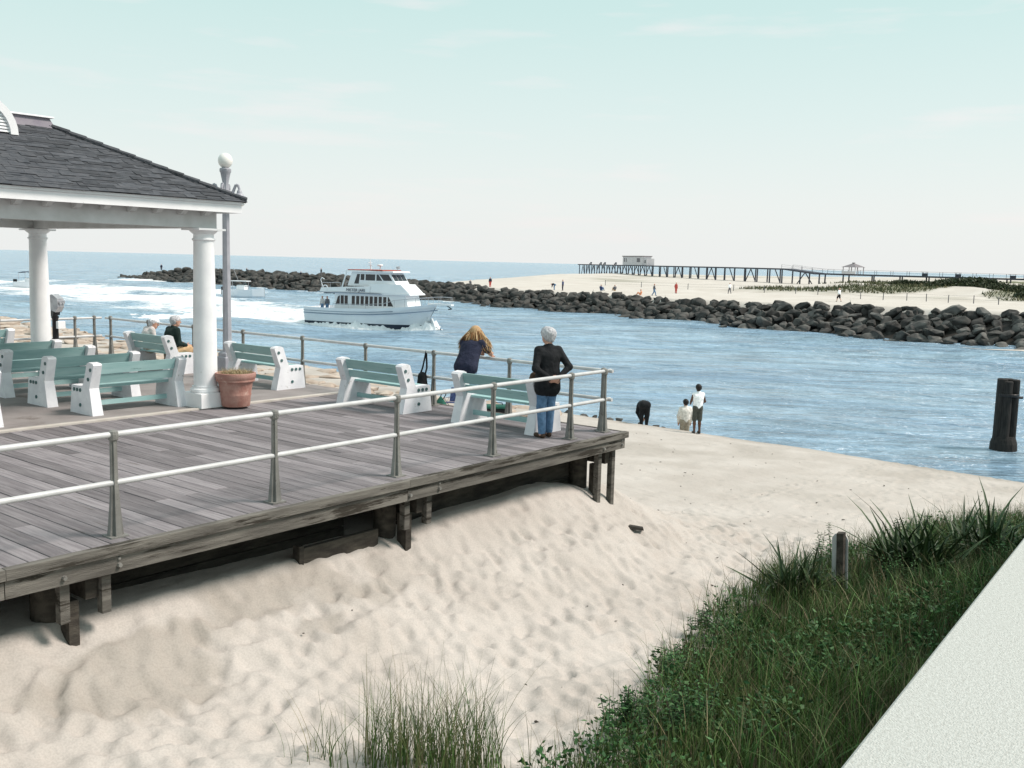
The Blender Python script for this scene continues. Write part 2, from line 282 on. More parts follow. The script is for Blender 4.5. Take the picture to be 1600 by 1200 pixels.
def hbeach(X, Y, lumps=True):
    xe = np.interp(Y, XE_T, XE) + (.35 * fbm(X * 0 + 3.1, Y * .35, 3, 31) if lumps else 0)
    u = X - xe
    zb = np.interp(X, [-40, -12, -9, -6, -3, 0, 3.5, 9, 15, 24], [-1.2, -1.32, -1.45, -1.75, -1.95, -2.0, -2.2, -2.55, -2.95, -3.2]) + np.clip(Y - 12, 0, 40) * .006
    zb = np.where(u > -2.5, zb + (-3.22 - zb) * sst(-2.5, -.4, u), zb)
    zb = zb + np.interp(u, [-.3, 0, .25, .9, 6], [0, -.12, -.65, -1.05, -2.2])
    # sand heaped under and beside the boardwalk
    dx = np.maximum(X - .4, 0); dy = np.maximum(.25 - Y, 0)
    nzz = fbm(X * .5, Y * 1.1, 3, 41) if lumps else 0
    d = np.hypot(dx * .62, dy) ; wdt = np.interp(X, [-12, -8, -6, -4, -1, 1], [1.6, 1.8, 2.4, 3.2, 3.0, 2.2]) * (1 + .2 * nzz)
    top = np.interp(X, [-12, -8, -6, -4.6, -3.5, -1.2, .2], [-.66, -.74, -.80, -.82, -.74, -.70, -.98])
    k = np.interp(d / np.maximum(wdt, .4), [0, .06, .2, .6, 1], [1, .93, .68, .22, 0])
    k = np.where(X < -5.4, np.minimum(1, k * (1 + .12 * nzz)), k)
    z = zb + (top - zb) * k
    z = z + .95 * sst(-3.2, -7.6, Y) * sst(9, 1, X)           # dune rising to the parapet
    if lumps:
        near = sst(19, 16, X)
        z = z + near * (.03 * fbm(X * .9, Y * .9, 3, 51) + .018 * fbm(X * 3.1, Y * 3.1, 2, 53) + .008 * vnoise(X * 7, Y * 7, 57))
        z = z + (.06 * fbm(X * 2.2, Y * 1.1, 4, 61) + .04 * fbm(X * 5, Y * 5, 3, 63)) * k * (1 - k) * 4 * (.35 + .65 * sst(-4.5, -6.5, X))
    return z
gx = np.r_[np.linspace(-40, -11.2, 40), np.arange(-11, 6, .045), np.arange(6, 22, .09), np.linspace(22.2, 40, 30)]
gy = np.r_[np.linspace(-60, -8.4, 40), np.arange(-8, -4.5, .12), np.arange(-4.5, .9, .045), np.arange(.9, 16, .11), np.linspace(16.4, 120, 170)]
GX, GY = np.meshgrid(gx, gy); GZ = hbeach(GX, GY)
fx = rng.uniform(-11, 18, 9000); fy = np.r_[rng.uniform(-4.6, 1, 6500), rng.uniform(0, 14, 2500)]; fx[:4800] = rng.uniform(-11, 4, 4800)
for x, y in zip(fx, fy):
    if y > .1 and x < .5: continue
    r_ = random.uniform(.06, .14); d_ = random.uniform(.008, .021) * (.6 if -.3 < y < .3 else 1); e_ = random.uniform(.6, 1.6); ca = random.uniform(0, 3.14)
    i0, i1 = np.searchsorted(gx, (x - 3 * r_, x + 3 * r_)); j0, j1 = np.searchsorted(gy, (y - 3 * r_, y + 3 * r_))
    if i1 - i0 < 2 or j1 - j0 < 2: continue
    dx = GX[j0:j1, i0:i1] - x; dy = GY[j0:j1, i0:i1] - y
    p = (dx * math.cos(ca) + dy * math.sin(ca)) / e_; q = -dx * math.sin(ca) + dy * math.cos(ca); rr_ = (p * p + q * q) / r_ ** 2
    GZ[j0:j1, i0:i1] += d_ * (-1.3 * np.exp(-rr_ ** 1.5 * 1.3) + .6 * np.exp(-(np.sqrt(rr_) - 1.25) ** 2 * 5))
nx, ny = len(gx), len(gy); idx = np.arange(nx * ny).reshape(ny, nx); Fq = np.stack([idx[:-1, :-1], idx[:-1, 1:], idx[1:, 1:], idx[1:, :-1]], -1).reshape(-1, 4)
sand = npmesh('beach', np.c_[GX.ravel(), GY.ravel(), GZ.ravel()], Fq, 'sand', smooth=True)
uu = GX - np.interp(GY, XE_T, XE); wet_shade_or_grass = sst(-.75, -.1, uu) * (.6 + .4 * fbm(GX, GY, 3, 71)) + .55 * sst(.0, .5, fbm(GX * .25, GY * .6, 4, 73)) * sst(12, 20, GY) + .35 * sst(.1, .45, fbm(GX * .35, GY * .5, 3, 75)) * sst(6, 10, GX)
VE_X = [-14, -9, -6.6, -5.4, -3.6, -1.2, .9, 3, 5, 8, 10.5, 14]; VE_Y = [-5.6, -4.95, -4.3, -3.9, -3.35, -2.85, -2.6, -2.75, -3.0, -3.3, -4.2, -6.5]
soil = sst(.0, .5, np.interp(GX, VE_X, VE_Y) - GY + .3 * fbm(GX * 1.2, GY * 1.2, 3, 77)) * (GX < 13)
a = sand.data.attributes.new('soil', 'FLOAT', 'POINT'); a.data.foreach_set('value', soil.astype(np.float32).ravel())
wet_shade_or_grass = wet_shade_or_grass + .55 * sst(-.12, .22, fbm(GX * 1.1, GY * 2.2, 4, 79) + .25 - np.abs(GY + .25) * .75) * sst(-4.4, -5.6, GX) * (GY < .9)   # ragged shade of the deck edge painted into the sand colour
a = sand.data.attributes.new('wet_shade_or_grass', 'FLOAT', 'POINT'); a.data.foreach_set('value', np.clip(wet_shade_or_grass, 0, 1).astype(np.float32).ravel())
tag(sand, 'pale trampled sand with footprints between boardwalk and inlet', kind='structure')
# ================================================================ rocks
def rock_mesh(seed, sub=3, name='rock'):
    import bmesh
    rs = np.random.default_rng(seed); bm = bmesh.new(); bmesh.ops.create_icosphere(bm, subdivisions=sub, radius=1)
    bmesh.ops.delete(bm, geom=bm.verts, context='VERTS')
    for _ in range(17):
        p = Vector(rs.normal(size=3)).normalized(); p *= rs.uniform(.8, 1.0); m_ = max(abs(c) for c in p); p = p.lerp(p / m_ * .8, .55); bm.verts.new(p)
    r_ = bmesh.ops.convex_hull(bm, input=bm.verts); bmesh.ops.delete(bm, geom=[g for g in r_['geom_interior'] if isinstance(g, bmesh.types.BMVert)], context='VERTS')
    bmesh.ops.bevel(bm, geom=bm.edges[:], offset=.05, segments=1, affect='EDGES'); bmesh.ops.triangulate(bm, faces=bm.faces); me = bpy.data.meshes.new(name); bm.to_mesh(me); bm.free(); return me
RK = [rock_mesh(100 + i) for i in range(14)]
RKV = []
for me in RK:
    me.materials.append(MATS['rock']); V = np.empty(len(me.vertices) * 3); me.vertices.foreach_get('co', V); F = np.empty(len(me.loops), int); me.loops.foreach_get('vertex_index', F); RKV.append((V.reshape(-1, 3), F.reshape(-1, 3)))
def joined_rocks(name, L_, mats, parent):
    VV, FF, k = [], [], 0
    for (p, s, e_, i) in L_:
        V, F = RKV[i]; Q = np.array(Matrix.LocRotScale(Vector((0, 0, 0)), e_, Vector(s)).to_3x3()); VV.append(V @ Q.T + np.array(p)); FF.append(F + k); k += len(V)
    o = npmesh(name, np.concatenate(VV) - np.array(off(parent)) if parent else np.concatenate(VV), np.concatenate(FF), mats, parent); return o
from mathutils import Euler
jet = thing('rock_jetty', 'long dark boulder jetty lining the far side of the inlet', 'jetty', (96, 60, WZ))
mb = MB(); tt = np.r_[np.arange(-90, 225, 4), 228, 234]
for i, y in enumerate(tt):
    xw = float(np.interp(y, JT, JX)) + 1.4; top = -2.0 + .6 * float(sst(62, 5, y)) if y < 205 else -2.2 - (y - 205) * .045; wd = 11 if y < 110 else 6
    mb.v += [(xw - 3, y, WZ - 1.6), (xw + 6.4, y, top), (xw + 6.4 + wd, y, top), (xw + 14 + wd, y, WZ - 1.6)]
    if i: k = (i - 1) * 4; mb.f += [(k + j, k + j + 1, k + j + 5, k + j + 4) for j in range(3)]; mb.mi += [0] * 3
mb.f.append((len(mb.v) - 4, len(mb.v) - 3, len(mb.v) - 2, len(mb.v) - 1)); mb.mi.append(0)
mb.build('gap_shade_backing', 'rock_gap_shade', jet)  # near-black backing; shade between the boulders put into its colour
RL = []
y = -70.
while y < 236:
    dist = math.hypot(98 + 13, y + 8); sz = .86 if y < 60 else (.92 if y < 110 else 1.2)
    xw = float(np.interp(y, JT, JX)); rows = 8 if y < 110 else 6
    for k in range(rows):
        f = k / (rows - 1); sc = sz * random.uniform(.7, 1.3)
        if y > 226 and f > .5: continue
        zt = WZ - .3 + f * (2.36 + .75 * float(sst(62, 5, y)))
        if y > 205: zt = WZ - .25 + f * (2.35 - (y - 205) * .05)
        if 150 < y < 228: zt += f * random.uniform(-.1, .7)
        RL.append(((xw + .5 + f * 7.1 + random.uniform(-.5, .5), y + random.uniform(-1, 1) + (k % 2) * .9, zt + random.uniform(-.15, .15)), (sc * random.uniform(.8, 1.1), sc * random.uniform(.9, 1.5), sc * random.uniform(.5, .78)), Euler((random.uniform(-.5, .5), random.uniform(-.5, .3), random.uniform(0, 6.3))), random.randrange(14)))
    if y > 105:
        for k in range(4):
            f = k / 3; sc = sz * random.uniform(.7, 1.2); RL.append(((xw + 8.5 + k * 1.9, y + random.uniform(-1, 1), -1.95 + random.uniform(-.2, .5) * (1 if y > 150 else .4) - max(0, y - 205) * .05), (sc, sc * 1.2, sc * .6), Euler((random.uniform(-.4, .4), random.uniform(-.4, .4), random.uniform(0, 6.3))), random.randrange(14)))
    y += 1.38 * sz
RL.sort(key=lambda q: (q[0][0] + 13) ** 2 + (q[0][1] + 8) ** 2 + (0 if q[0][1] > 2 else 1e6))
for p, s, e_, i in RL[:300]:
    o = bpy.data.objects.new('boulder', RK[i]); COL.objects.link(o); o.parent = jet; o.location = Vector(p) - jet.location; o.rotation_euler = e_; o.scale = s
o = joined_rocks('boulders', RL[300:], 'rock', jet); o['kind'] = 'stuff'
# dark stones at the near water's edge
for i in range(16):
    o = bpy.data.objects.new('shore_rock', RK[i % 14]); COL.objects.link(o); yy = random.choice([random.uniform(10.8, 14.5), random.uniform(9.5, 16)]); sc = random.uniform(.07, .2)
    o.location = (float(np.interp(yy, XE_T, XE)) + random.uniform(-.1, .5), yy, -3.36 + random.uniform(-.08, .06)); o.rotation_euler = (random.random(), random.random(), random.random() * 6); o.scale = (sc, sc * 1.6, sc * .7)
    tag(o, 'small dark wet stone at the sand edge beyond the boardwalk corner', 'rock', 'dark stones along the near water edge')
L_ = []
for i in range(900):
    yy = random.uniform(13, 85); xx = random.uniform(3, float(np.interp(yy, XE_T, XE)) - .3); sc = random.uniform(.15, .8) * (.6 + yy / 90)
    L_.append(((xx, yy, float(hbeach(np.array([xx]), np.array([yy]))[0]) - .02), (sc * 1.3, sc, sc * .28), Euler((random.uniform(-.15, .15), random.uniform(-.15, .15), random.uniform(0, 6))), random.randrange(14)))
o = joined_rocks('flat_stones', L_, 'tan_rock', None); tag(o, 'scattered flat tan stones on the sand beyond the railing', kind='stuff')
# ================================================================ far beach
sandmat('far_sand', (.53, .485, .44), (.60, .56, .515), (.13, .14, .075), .35)
def hfar(X, Y):
    jx = np.interp(Y, JT, JX) + 7.6
    SX = [100, 125, 150, 215, 257, 330, 386, 435, 492, 561, 900]; SY = [128, 146, 160, 200, 226, 252, 236, 228, 220, 225, 260]
    ds = np.interp(X, SX, SY) - Y
    z = -1.62 + np.clip((X - jx) / 60, 0, 1) * .2 + .72 * sst(62, 5, Y) * sst(60, 10, X - jx)
    z = np.where(ds < 45, z + (-4.6 - z) * (1 - sst(-14, 45, ds)), z)
    z = z - 3.2 * sst(.3, -2.8, X - jx)
    dn = sst(128, 165, X) * sst(88, 52, Y) * sst(30, 90, ds)
    z = z + dn * (1.5 + 1.1 * fbm(X * .05, Y * .06, 4, 81) + .5 * fbm(X * .2, Y * .2, 3, 83))
    z = z + .12 * fbm(X * .15, Y * .15, 3, 85)
    z = z + .5 * np.exp(-((ds - 40) / 12) ** 2) * sst(150, 190, X)
    return z, dn, ds
gx = np.r_[np.arange(84, 180, 1.3), np.linspace(182, 460, 120), np.linspace(470, 1500, 30)]; gy = np.r_[np.linspace(-700, -60, 40), np.arange(-58, 150, 1.4), np.linspace(152, 480, 80)]
GX, GY = np.meshgrid(gx, gy); GZ, DN, DS = hfar(GX, GY); nx, ny = len(gx), len(gy); idx = np.arange(nx * ny).reshape(ny, nx)
Fq = np.stack([idx[:-1, :-1], idx[:-1, 1:], idx[1:, 1:], idx[1:, :-1]], -1).reshape(-1, 4)
fb = npmesh('far_beach', np.c_[GX.ravel(), GY.ravel(), GZ.ravel()], Fq, 'far_sand', smooth=True)
grass_m = np.clip(DN * sst(-.1, .25, fbm(GX * .06, GY * .09, 4, 91)) * 1.2, 0, 1) * .85 + .45 * np.exp(-((DS - 62) / 10) ** 2) * sst(-.15, .2, fbm(GX * .1, GY * .1, 3, 93)) * sst(150, 200, GX)
a = fb.data.attributes.new('wet_shade_or_grass', 'FLOAT', 'POINT'); a.data.foreach_set('value', np.clip(grass_m, 0, 1).astype(np.float32).ravel())
tag(fb, 'pale sandy beach and dunes behind the boulder jetty', kind='structure')
def zfar(x, y): return float(hfar(np.array([float(x)]), np.array([float(y)]))[0][0])
# dune grass and bushes on the far dunes: small leaf faces
def tufts(n_, xr, yr, h, w, cols, cond, seed):
    rs = np.random.default_rng(seed); X = rs.uniform(*xr, n_); Y = rs.uniform(*yr, n_); Z, DN, DS = hfar(X, Y); k = cond(X, Y, DN); X, Y, Z = X[k], Y[k], Z[k]; n_ = len(X)
    a_ = rs.uniform(0, 6.28, n_); hh = h * rs.uniform(.5, 1.2, n_); dx, dy = np.cos(a_) * w, np.sin(a_) * w; lx, ly = rs.normal(0, h * .35, n_), rs.normal(0, h * .35, n_)
    V = np.stack([np.c_[X - dx, Y - dy, Z - .05], np.c_[X + dx, Y + dy, Z - .05], np.c_[X + lx, Y + ly, Z + hh]], 1).reshape(-1, 3); c = np.array(cols)[rs.integers(0, len(cols), n_)] * rs.uniform(.7, 1.3, (n_, 1))
    return V, np.arange(len(V)).reshape(-1, 3), np.repeat(c, 3, 0)
GC = [(.07, .085, .035), (.10, .10, .05), (.05, .07, .03), (.16, .14, .08)]
V, F, c = tufts(60000, (128, 260), (-60, 92), .55, .12, GC, lambda X, Y, D: D * sst(-.15, .2, fbm(X * .06, Y * .09, 4, 91)) > .3, 5)
tag(npmesh('far_dune_grass', V, F, 'foliage', col=c), 'olive dune grass covering the far dunes', kind='stuff')
BC = [(.03, .045, .024), (.05, .065, .03), (.08, .085, .05)]
for i, (bx, by, br, bh, lb) in enumerate(((163, 35, 6, 1.15, 'dark low bush on the far dunes, left of two'), (166, 18, 7, 1.35, 'dark low bush on the far dunes at the right edge'), (158, 27, 3.5, .8, 'low bush between the two large dark bushes on the far dunes'), (150, 22, 3, .6, 'low bush nearest the sand fence at the right'), (176, 48, 4, .8, 'low bush behind the left dark bush on the far dunes'))):
    rs = np.random.default_rng(20 + i); n_ = 5000; a_ = rs.uniform(0, 6.28, n_); q = np.sqrt(rs.uniform(0, 1, n_)); X = bx + np.cos(a_) * q * br * .7; Y = by + np.sin(a_) * q * br; top = bh * np.sqrt(np.clip(1 - q ** 2, 0, 1)) * (1 + .6 * fbm(X * .5, Y * .5, 3, i)); Z = hfar(X, Y)[0] + top * rs.uniform(.1, 1, n_)
    d = rs.normal(0, .22, (n_, 3, 3)); V = (np.c_[X, Y, Z][:, None] + d).reshape(-1, 3); root = thing('dune_bush', lb, 'bush', (bx, by, zfar(bx, by)), group='bushes on the far dunes')
    npmesh('foliage', V - np.array(root.location), np.arange(n_ * 3).reshape(-1, 3), 'foliage', root, col=np.repeat(np.array(BC)[rs.integers(0, 3, n_)], 3, 0)); mb = MB()
    for q_ in range(5): mb.tube((bx, by, zfar(bx, by) - .1), (bx + random.uniform(-2, 2), by + random.uniform(-2, 2), zfar(bx, by) + bh * .7), .08, .03, 5)
    mb.build('stem', 'timber_dark', root)
# sand fence
fen = thing('sand_fence', 'line of thin wooden sand fence posts on far beach', 'fence', (130, 40, -1.3))
pts = [(152, 100), (146, 88), (142, 76), (139.5, 66), (138.5, 60), (137, 54), (136, 50), (135, 46.3), (130.5, 41.4), (128.5, 37.5), (127.4, 33.9), (125.3, 30.7), (123.8, 27.5), (123.1, 24.2), (122, 21), (121, 17), (120, 13)]
for i, (x, y) in enumerate(pts): z = zfar(x, y); MB().tube((x, y, z - .2), (x + random.uniform(-.1, .1), y, z + 1.05), .055, .05, 6).build('post', 'far_wood', fen)
mb = MB()
for i in range(len(pts) - 1):
    (x, y), (x2, y2) = pts[i], pts[i + 1]
    for h in (.5, .95): mb.tube((x, y, zfar(x, y) + h), (x2, y2, zfar(x2, y2) + h), .012, .012, 4)
mb.build('wire', 'far_wood', fen)
# ================================================================ pier
pier = thing('pier', 'long timber pier on crossed piles beyond far beach', 'pier', (300, 170, -3))
PP = [(357, 248, 2.4), (268, 128, 2.75), (251, 104, 2.75), (246, 93, 1.75), (245, 82, 1.72), (262, 48, 1.65), (300, -40, 1.6)]
def pier_at(s):
    for i in range(len(PP) - 1):
        a_, b_ = Vector(PP[i]), Vector(PP[i + 1]); d = (b_ - a_).length
        if s <= d: return a_ + (b_ - a_) * (s / d), (b_ - a_).normalized()
        s -= d
    return Vector(PP[-1]), Vector((0, -1, 0))
mb = MB()
for i in range(len(PP) - 1):
    a_, b_ = Vector(PP[i]), Vector(PP[i + 1]); d = (b_ - a_).normalized(); p = Vector((-d.y, d.x, 0)) * 1.9
    V = [a_ - p, a_ + p, b_ + p, b_ - p]; mb.add([v - Vector((0, 0, .42)) for v in V] + V, [(3, 2, 1, 0), (4, 5, 6, 7), (0, 1, 5, 4), (1, 2, 6, 5), (2, 3, 7, 6), (3, 0, 4, 7)])
mb.build('deck', 'far_wood', pier)
s = 2.; k = 0
while s < 262:
    p, d = pier_at(s); q = Vector((-d.y, d.x, 0)); gz = max(WZ - 1, zfar(p.x, p.y) - .5)
    for sd_ in (-1.7, 1.7):
        a_ = p + q * sd_; MB().tube((a_.x + random.uniform(-.15, .15), a_.y, gz), (a_.x, a_.y, p.z - .4), .21, .19, 6).build('pile', 'far_wood', pier)
    if s < 190 and (k % 2 == 0 or s < 80):
        a_ = p; MB().tube((a_.x + d.x * 3.4, a_.y + d.y * 3.4, gz), (a_.x, a_.y, p.z - .4), .15, .15, 5).build('brace', 'far_wood', pier)
        if k % 4 == 0 or s < 80: MB().tube((a_.x - d.x * 3.4, a_.y - d.y * 3.4, gz), (a_.x, a_.y, p.z - .4), .15, .15, 5).build('brace', 'far_wood', pier)
    s += 6.6 + random.uniform(-.5, .5); k += 1
mb = MB(); s = 178.
while s < 330:
    p, d = pier_at(s); p2, _ = pier_at(s + 4); q = Vector((-d.y, d.x, 0)) * 1.8
    for q_ in (q, -q):
        mb.tube(p + q_, p + q_ + Vector((0, 0, 1.05)), .05, .05, 4); mb.tube(p + q_ + Vector((0, 0, 1.05)), p2 + q_ + Vector((0, 0, 1.05)), .03, .03, 4); mb.tube(p + q_ + Vector((0, 0, .55)), p2 + q_ + Vector((0, 0, .55)), .025, .025, 4)
    s += 4
mb.build('railing', 'far_wood', pier)
def pierbox(s, name, label, cat, builder):
    p, d = pier_at(s); o = thing(name, label, cat, p, math.atan2(d.y, d.x)); o.scale = (.65,) * 3 if name == 'walkway_bench' else (1, 1, 1); builder(o); return o
def house(o):
    MB().box(-12, 9, -1.75, 1.75, 0, 3.3).build('wall', 'far_wall', o, False); MB().box(-12.3, 9.3, -2, 2, 3.3, 3.6).build('roof', 'far_roof', o, False)
    for x0, x1 in ((-10.6, -9.6), (-8.6, -7.8), (3, 6.2)):
        w_ = MB().box(x0, x1, -1.8, -1.753, 1.2, 2.7).build('window', 'window_glass', o, False)
    MB().box(9.002, 12.4, -1.5, 1.5, 0, 2.6).build('annex', 'far_wall', o, False); MB().box(10.2, 11.4, -1.55, -1.503, .8, 2).build('window', 'window_glass', o, False)
pierbox(68, 'pier_house', 'pale flat-roofed hut standing on the long timber pier', 'building', house)
def pbench(o):
    MB().box(-1, 1, -.25, .25, .4, .5).build('seat', 'far_wood', o, False); MB().box(-1, 1, .252, .32, .45, 1).build('backrest', 'far_wood', o, False)
    for x in (-.85, .8): MB().box(x, x + .1, -.2, .24, 0, .397).build('leg', 'far_wood', o, False)
for i, s in enumerate((12, 25, 30, 43)): pierbox(s, 'pier_bench', ('first', 'second', 'third', 'fourth')[i] + ' tiny bench from the seaward tip of the pier', 'bench', pbench)['group'] = 'benches at the pier end'
gz = thing('pier_gazebo', 'small gazebo with grey hipped roof on the far walkway', 'gazebo', (244.5, 83.5, 1.72), R(-15)); gz.scale = (.76, .76, .8)
MB().add([(-2.9, -2.9, 2.2), (2.9, -2.9, 2.2), (2.9, 2.9, 2.2), (-2.9, 2.9, 2.2), (-.5, -.5, 3.35), (.5, -.5, 3.35), (.5, .5, 3.35), (-.5, .5, 3.35)], [(3, 2, 1, 0), (4, 5, 6, 7), (0, 1, 5, 4), (1, 2, 6, 5), (2, 3, 7, 6), (3, 0, 4, 7)]).build('roof', 'far_roof', gz, False)
MB().box(-.35, .35, -.35, .35, 3.352, 3.75).build('finial', 'far_roof', gz, False)
for x in (-2.4, 2.4):
    for y in (-2.4, 0, 2.4): MB().box(x - .12, x + .12, y - .12, y + .12, 0, 2.198).build('column', 'far_wall', gz, False)
MB().box(-2.7, -2.55, -2.6, 2.6, 0, .9).build('bench_wall', 'far_wall', gz, False)
def shelter(o):
    MB().box(-1.1, 1.1, -.8, -.6, 0, 1.1).build('panel', 'far_wood', o, False); MB().box(-1.3, 1.3, -1, 1, 1.5, 1.62).build('top', 'far_roof', o, False)
    for x in (-1, .9): MB().box(x, x + .1, -.55, -.45, 0, 1.498).build('post', 'far_wood', o, False)
for i, s in enumerate((218, 226, 239, 252)): pierbox(s, 'walkway_bench', ('first', 'second', 'third', 'fourth')[i] + ' dark covered bench right of the far gazebo', 'bench', shelter)['group'] = 'covered benches on the far walkway'
ar = thing('white_portal', 'white arched shed at the right end of far walkway', 'shed', (261, 41, 1.2), R(-20))
MB().box(-2, 2, -2.6, 2.6, 0, 2.4).build('wall', 'far_wall', ar, False); o = MB().lathe([(.9, 0), (.9, .06)], 16, (0, 0, 0)).build('door', 'window_glass', ar, False); o.rotation_euler = (0, R(-90), 0); o.location = (-2.01, 0, 1.2)
# ================================================================ boardwalk
bw = bpy.data.objects.new('boardwalk', None); COL.objects.link(bw); tag(bw, 'weathered grey plank boardwalk ending at the inlet', kind='structure')
PW, PG = .185, .008; pm_cache = {}
def plank_mesh(Ln):
    Ln = round(Ln, 2)
    if Ln not in pm_cache:
        mb = MB(); mb.box(-PW / 2, PW / 2, 0, Ln, -.045, 0, 0, .004); me = mb.mesh('plank'); me.materials.append(MATS['plank']); pm_cache[Ln] = me
    return pm_cache[Ln]
x = .30 - PW / 2; i = 0
while x > -16:
    joints = [0] + sorted(random.sample([1.2, 1.83, 2.44, 3.05, 3.66, 4.27, 4.88], random.choice((1, 1, 2)) if x > -13 else 1)) + [6.55]
    for a_, b_ in zip(joints[:-1], joints[1:]):
        o = bpy.data.objects.new('plank', plank_mesh(b_ - a_ - .004)); COL.objects.link(o); o.parent = bw; o.location = (x + random.uniform(-.002, .002), -.19 + a_, random.uniform(-.003, .003)); o.rotation_euler = (0, random.uniform(-.008, .008), random.uniform(-.0006, .0006))
    x -= PW + PG; i += 1
MB().box(-16, .30, 6.37, 16.3, -.05, .022, 0, .004).build('pavilion_floor', 'floor_slab', bw)
MB().box(-16, .32, 6.25, 6.366, -.045, .034, 0, .006).build('threshold_board', 'slab_edge', bw)
# edge boards, beams
def seg(name, x0, x1, y0, y1, z0, z1, m='timber', bev=.004, parent=bw): return MB().box(x0, x1, y0, y1, z0, z1, 0, bev).build(name, m, parent)
cuts = [.36, -4.72, -9.6, -16]
for a_, b_ in zip(cuts[:-1], cuts[1:]):
    seg('edge_board', b_ + .004, a_, -.285, -.194, -.085, .012); seg('rim_beam', b_ + .006, a_ - .002 if a_ < .3 else a_ - .05, -.245, -.16, -.26, -.093)
seg('edge_board', .305, .36, -.19, 16.3, -.085, .008); seg('rim_beam', .24, .33, -.155, 16.3, -.25, -.088)
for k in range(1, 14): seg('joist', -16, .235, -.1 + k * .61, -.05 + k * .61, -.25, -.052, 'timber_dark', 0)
for px_ in (.02, -4.35, -8.75, -13.1):
    for y_ in (.32, 4.4, 8.6, 12.8): MB().tube((px_ - .22, y_, -3.2), (px_ - .22, y_, -.256), .16, .15, 12).build('pile', 'timber_dark', bw, smooth='auto')
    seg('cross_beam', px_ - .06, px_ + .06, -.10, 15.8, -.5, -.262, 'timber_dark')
    for q in (-.28, .12): seg('post', px_ + q - .045, px_ + q + .045, -.15, -.06, -.66 if px_ < -.5 else -1.25, -.257)
    seg('cleat', px_ - .2, px_ - .1, -.05, .11, -1.0, -.5, 'timber_dark')
    for q in (-.33, .2):
        MB().tube((px_ + q, -.244, -.19), (px_ + q, -.275, -.19), .024, .02, 8).build('bolt', 'post_metal', bw)
        MB().tube((px_ + q, -.244, -.125), (px_ + q, -.262, -.125), .018, .014, 8).build('bolt', 'post_metal', bw) if q > 0 else None
for k in range(3):
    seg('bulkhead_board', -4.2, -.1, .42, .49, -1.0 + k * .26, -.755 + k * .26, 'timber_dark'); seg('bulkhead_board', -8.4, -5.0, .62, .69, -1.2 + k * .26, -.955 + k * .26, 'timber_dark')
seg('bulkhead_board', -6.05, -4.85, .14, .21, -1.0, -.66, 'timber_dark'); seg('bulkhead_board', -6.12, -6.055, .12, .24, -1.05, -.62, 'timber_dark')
MB().tube((.12, -.12, -1.4), (.12, -.12, -.4), .022, .022, 8).build('pipe', 'rail_pipe', bw)
seg('end_block', .2, .30, .05, .3, -.42, -.256, 'timber_dark')
# ================================================================ railings
pmb = MB()
for (wx, wy) in ((1, .45), (.45, 1)):
    prof = [(0, .072), (.12, .06), (.35, .043), (.6, .033), (.97, .031)]
    V = []
    for z, w_ in prof: V += [(-w_ * wx, -w_ * wy, z), (w_ * wx, -w_ * wy, z), (w_ * wx, w_ * wy, z), (-w_ * wx, w_ * wy, z)]
    F = [(j * 4 + i, j * 4 + (i + 1) % 4, (j + 1) * 4 + (i + 1) % 4, (j + 1) * 4 + i) for j in range(4) for i in range(4)] + [(16, 17, 18, 19), (3, 2, 1, 0)]
    pmb.add(V, F)
pmb.box(-.09, .09, -.09, .09, .001, .018); pmb.lathe([(.037, .94), (.048, .955), (.05, 1.0), (.044, 1.03), (.02, 1.045)], 12)
PM = pmb.mesh('post'); PM.materials.append(MATS['post_metal'])
def railing(name, label, a_, b_, posts, ext=(0, 0), rz=0):
    """posts: list of xy; pipes from a to b"""
    o = thing(name, label, 'railing', (posts[0][0], posts[0][1], .0), group='pipe railings round the boardwalk')
    for (x, y) in posts:
        z0 = .022 if y > 6.37 else 0
        p = bpy.data.objects.new('post', PM); COL.objects.link(p); p.parent = o; p.location = Vector((x, y, z0)) - o.location; p.rotation_euler = (0, 0, rz)
    P = [a_] + [q for q in posts if q not in (a_, b_)] + [b_]
    for h in (1.0, .53):
        for i in range(len(P) - 1): MB().tube((*P[i], h), (*P[i + 1], h), .029, .029, 12).build('pipe', 'rail_pipe', o, smooth='auto')
    return o
railing('railing', 'white pipe railing on grey posts along the near boardwalk edge', (.25, .04), (-15.9, .04), [(.08, .04)] + [(-.86 - i * 1.89, .04) for i in range(8)])
railing('railing', 'pipe railing across the boardwalk end, facing the inlet', (.16, -.06), (.16, 15.75), [(.16, .12)] + [(.16, q) for q in (2.1, 3.93, 5.8, 7.75, 9.82, 11.75, 13.7, 15.5)])
railing('railing', 'far pipe railing behind the pavilion, beside the viewer', (.1, 15.85), (-12, 15.85), [(-.1, 15.85)] + [(-.62 - i * 1.9, 15.85) for i in range(6)])
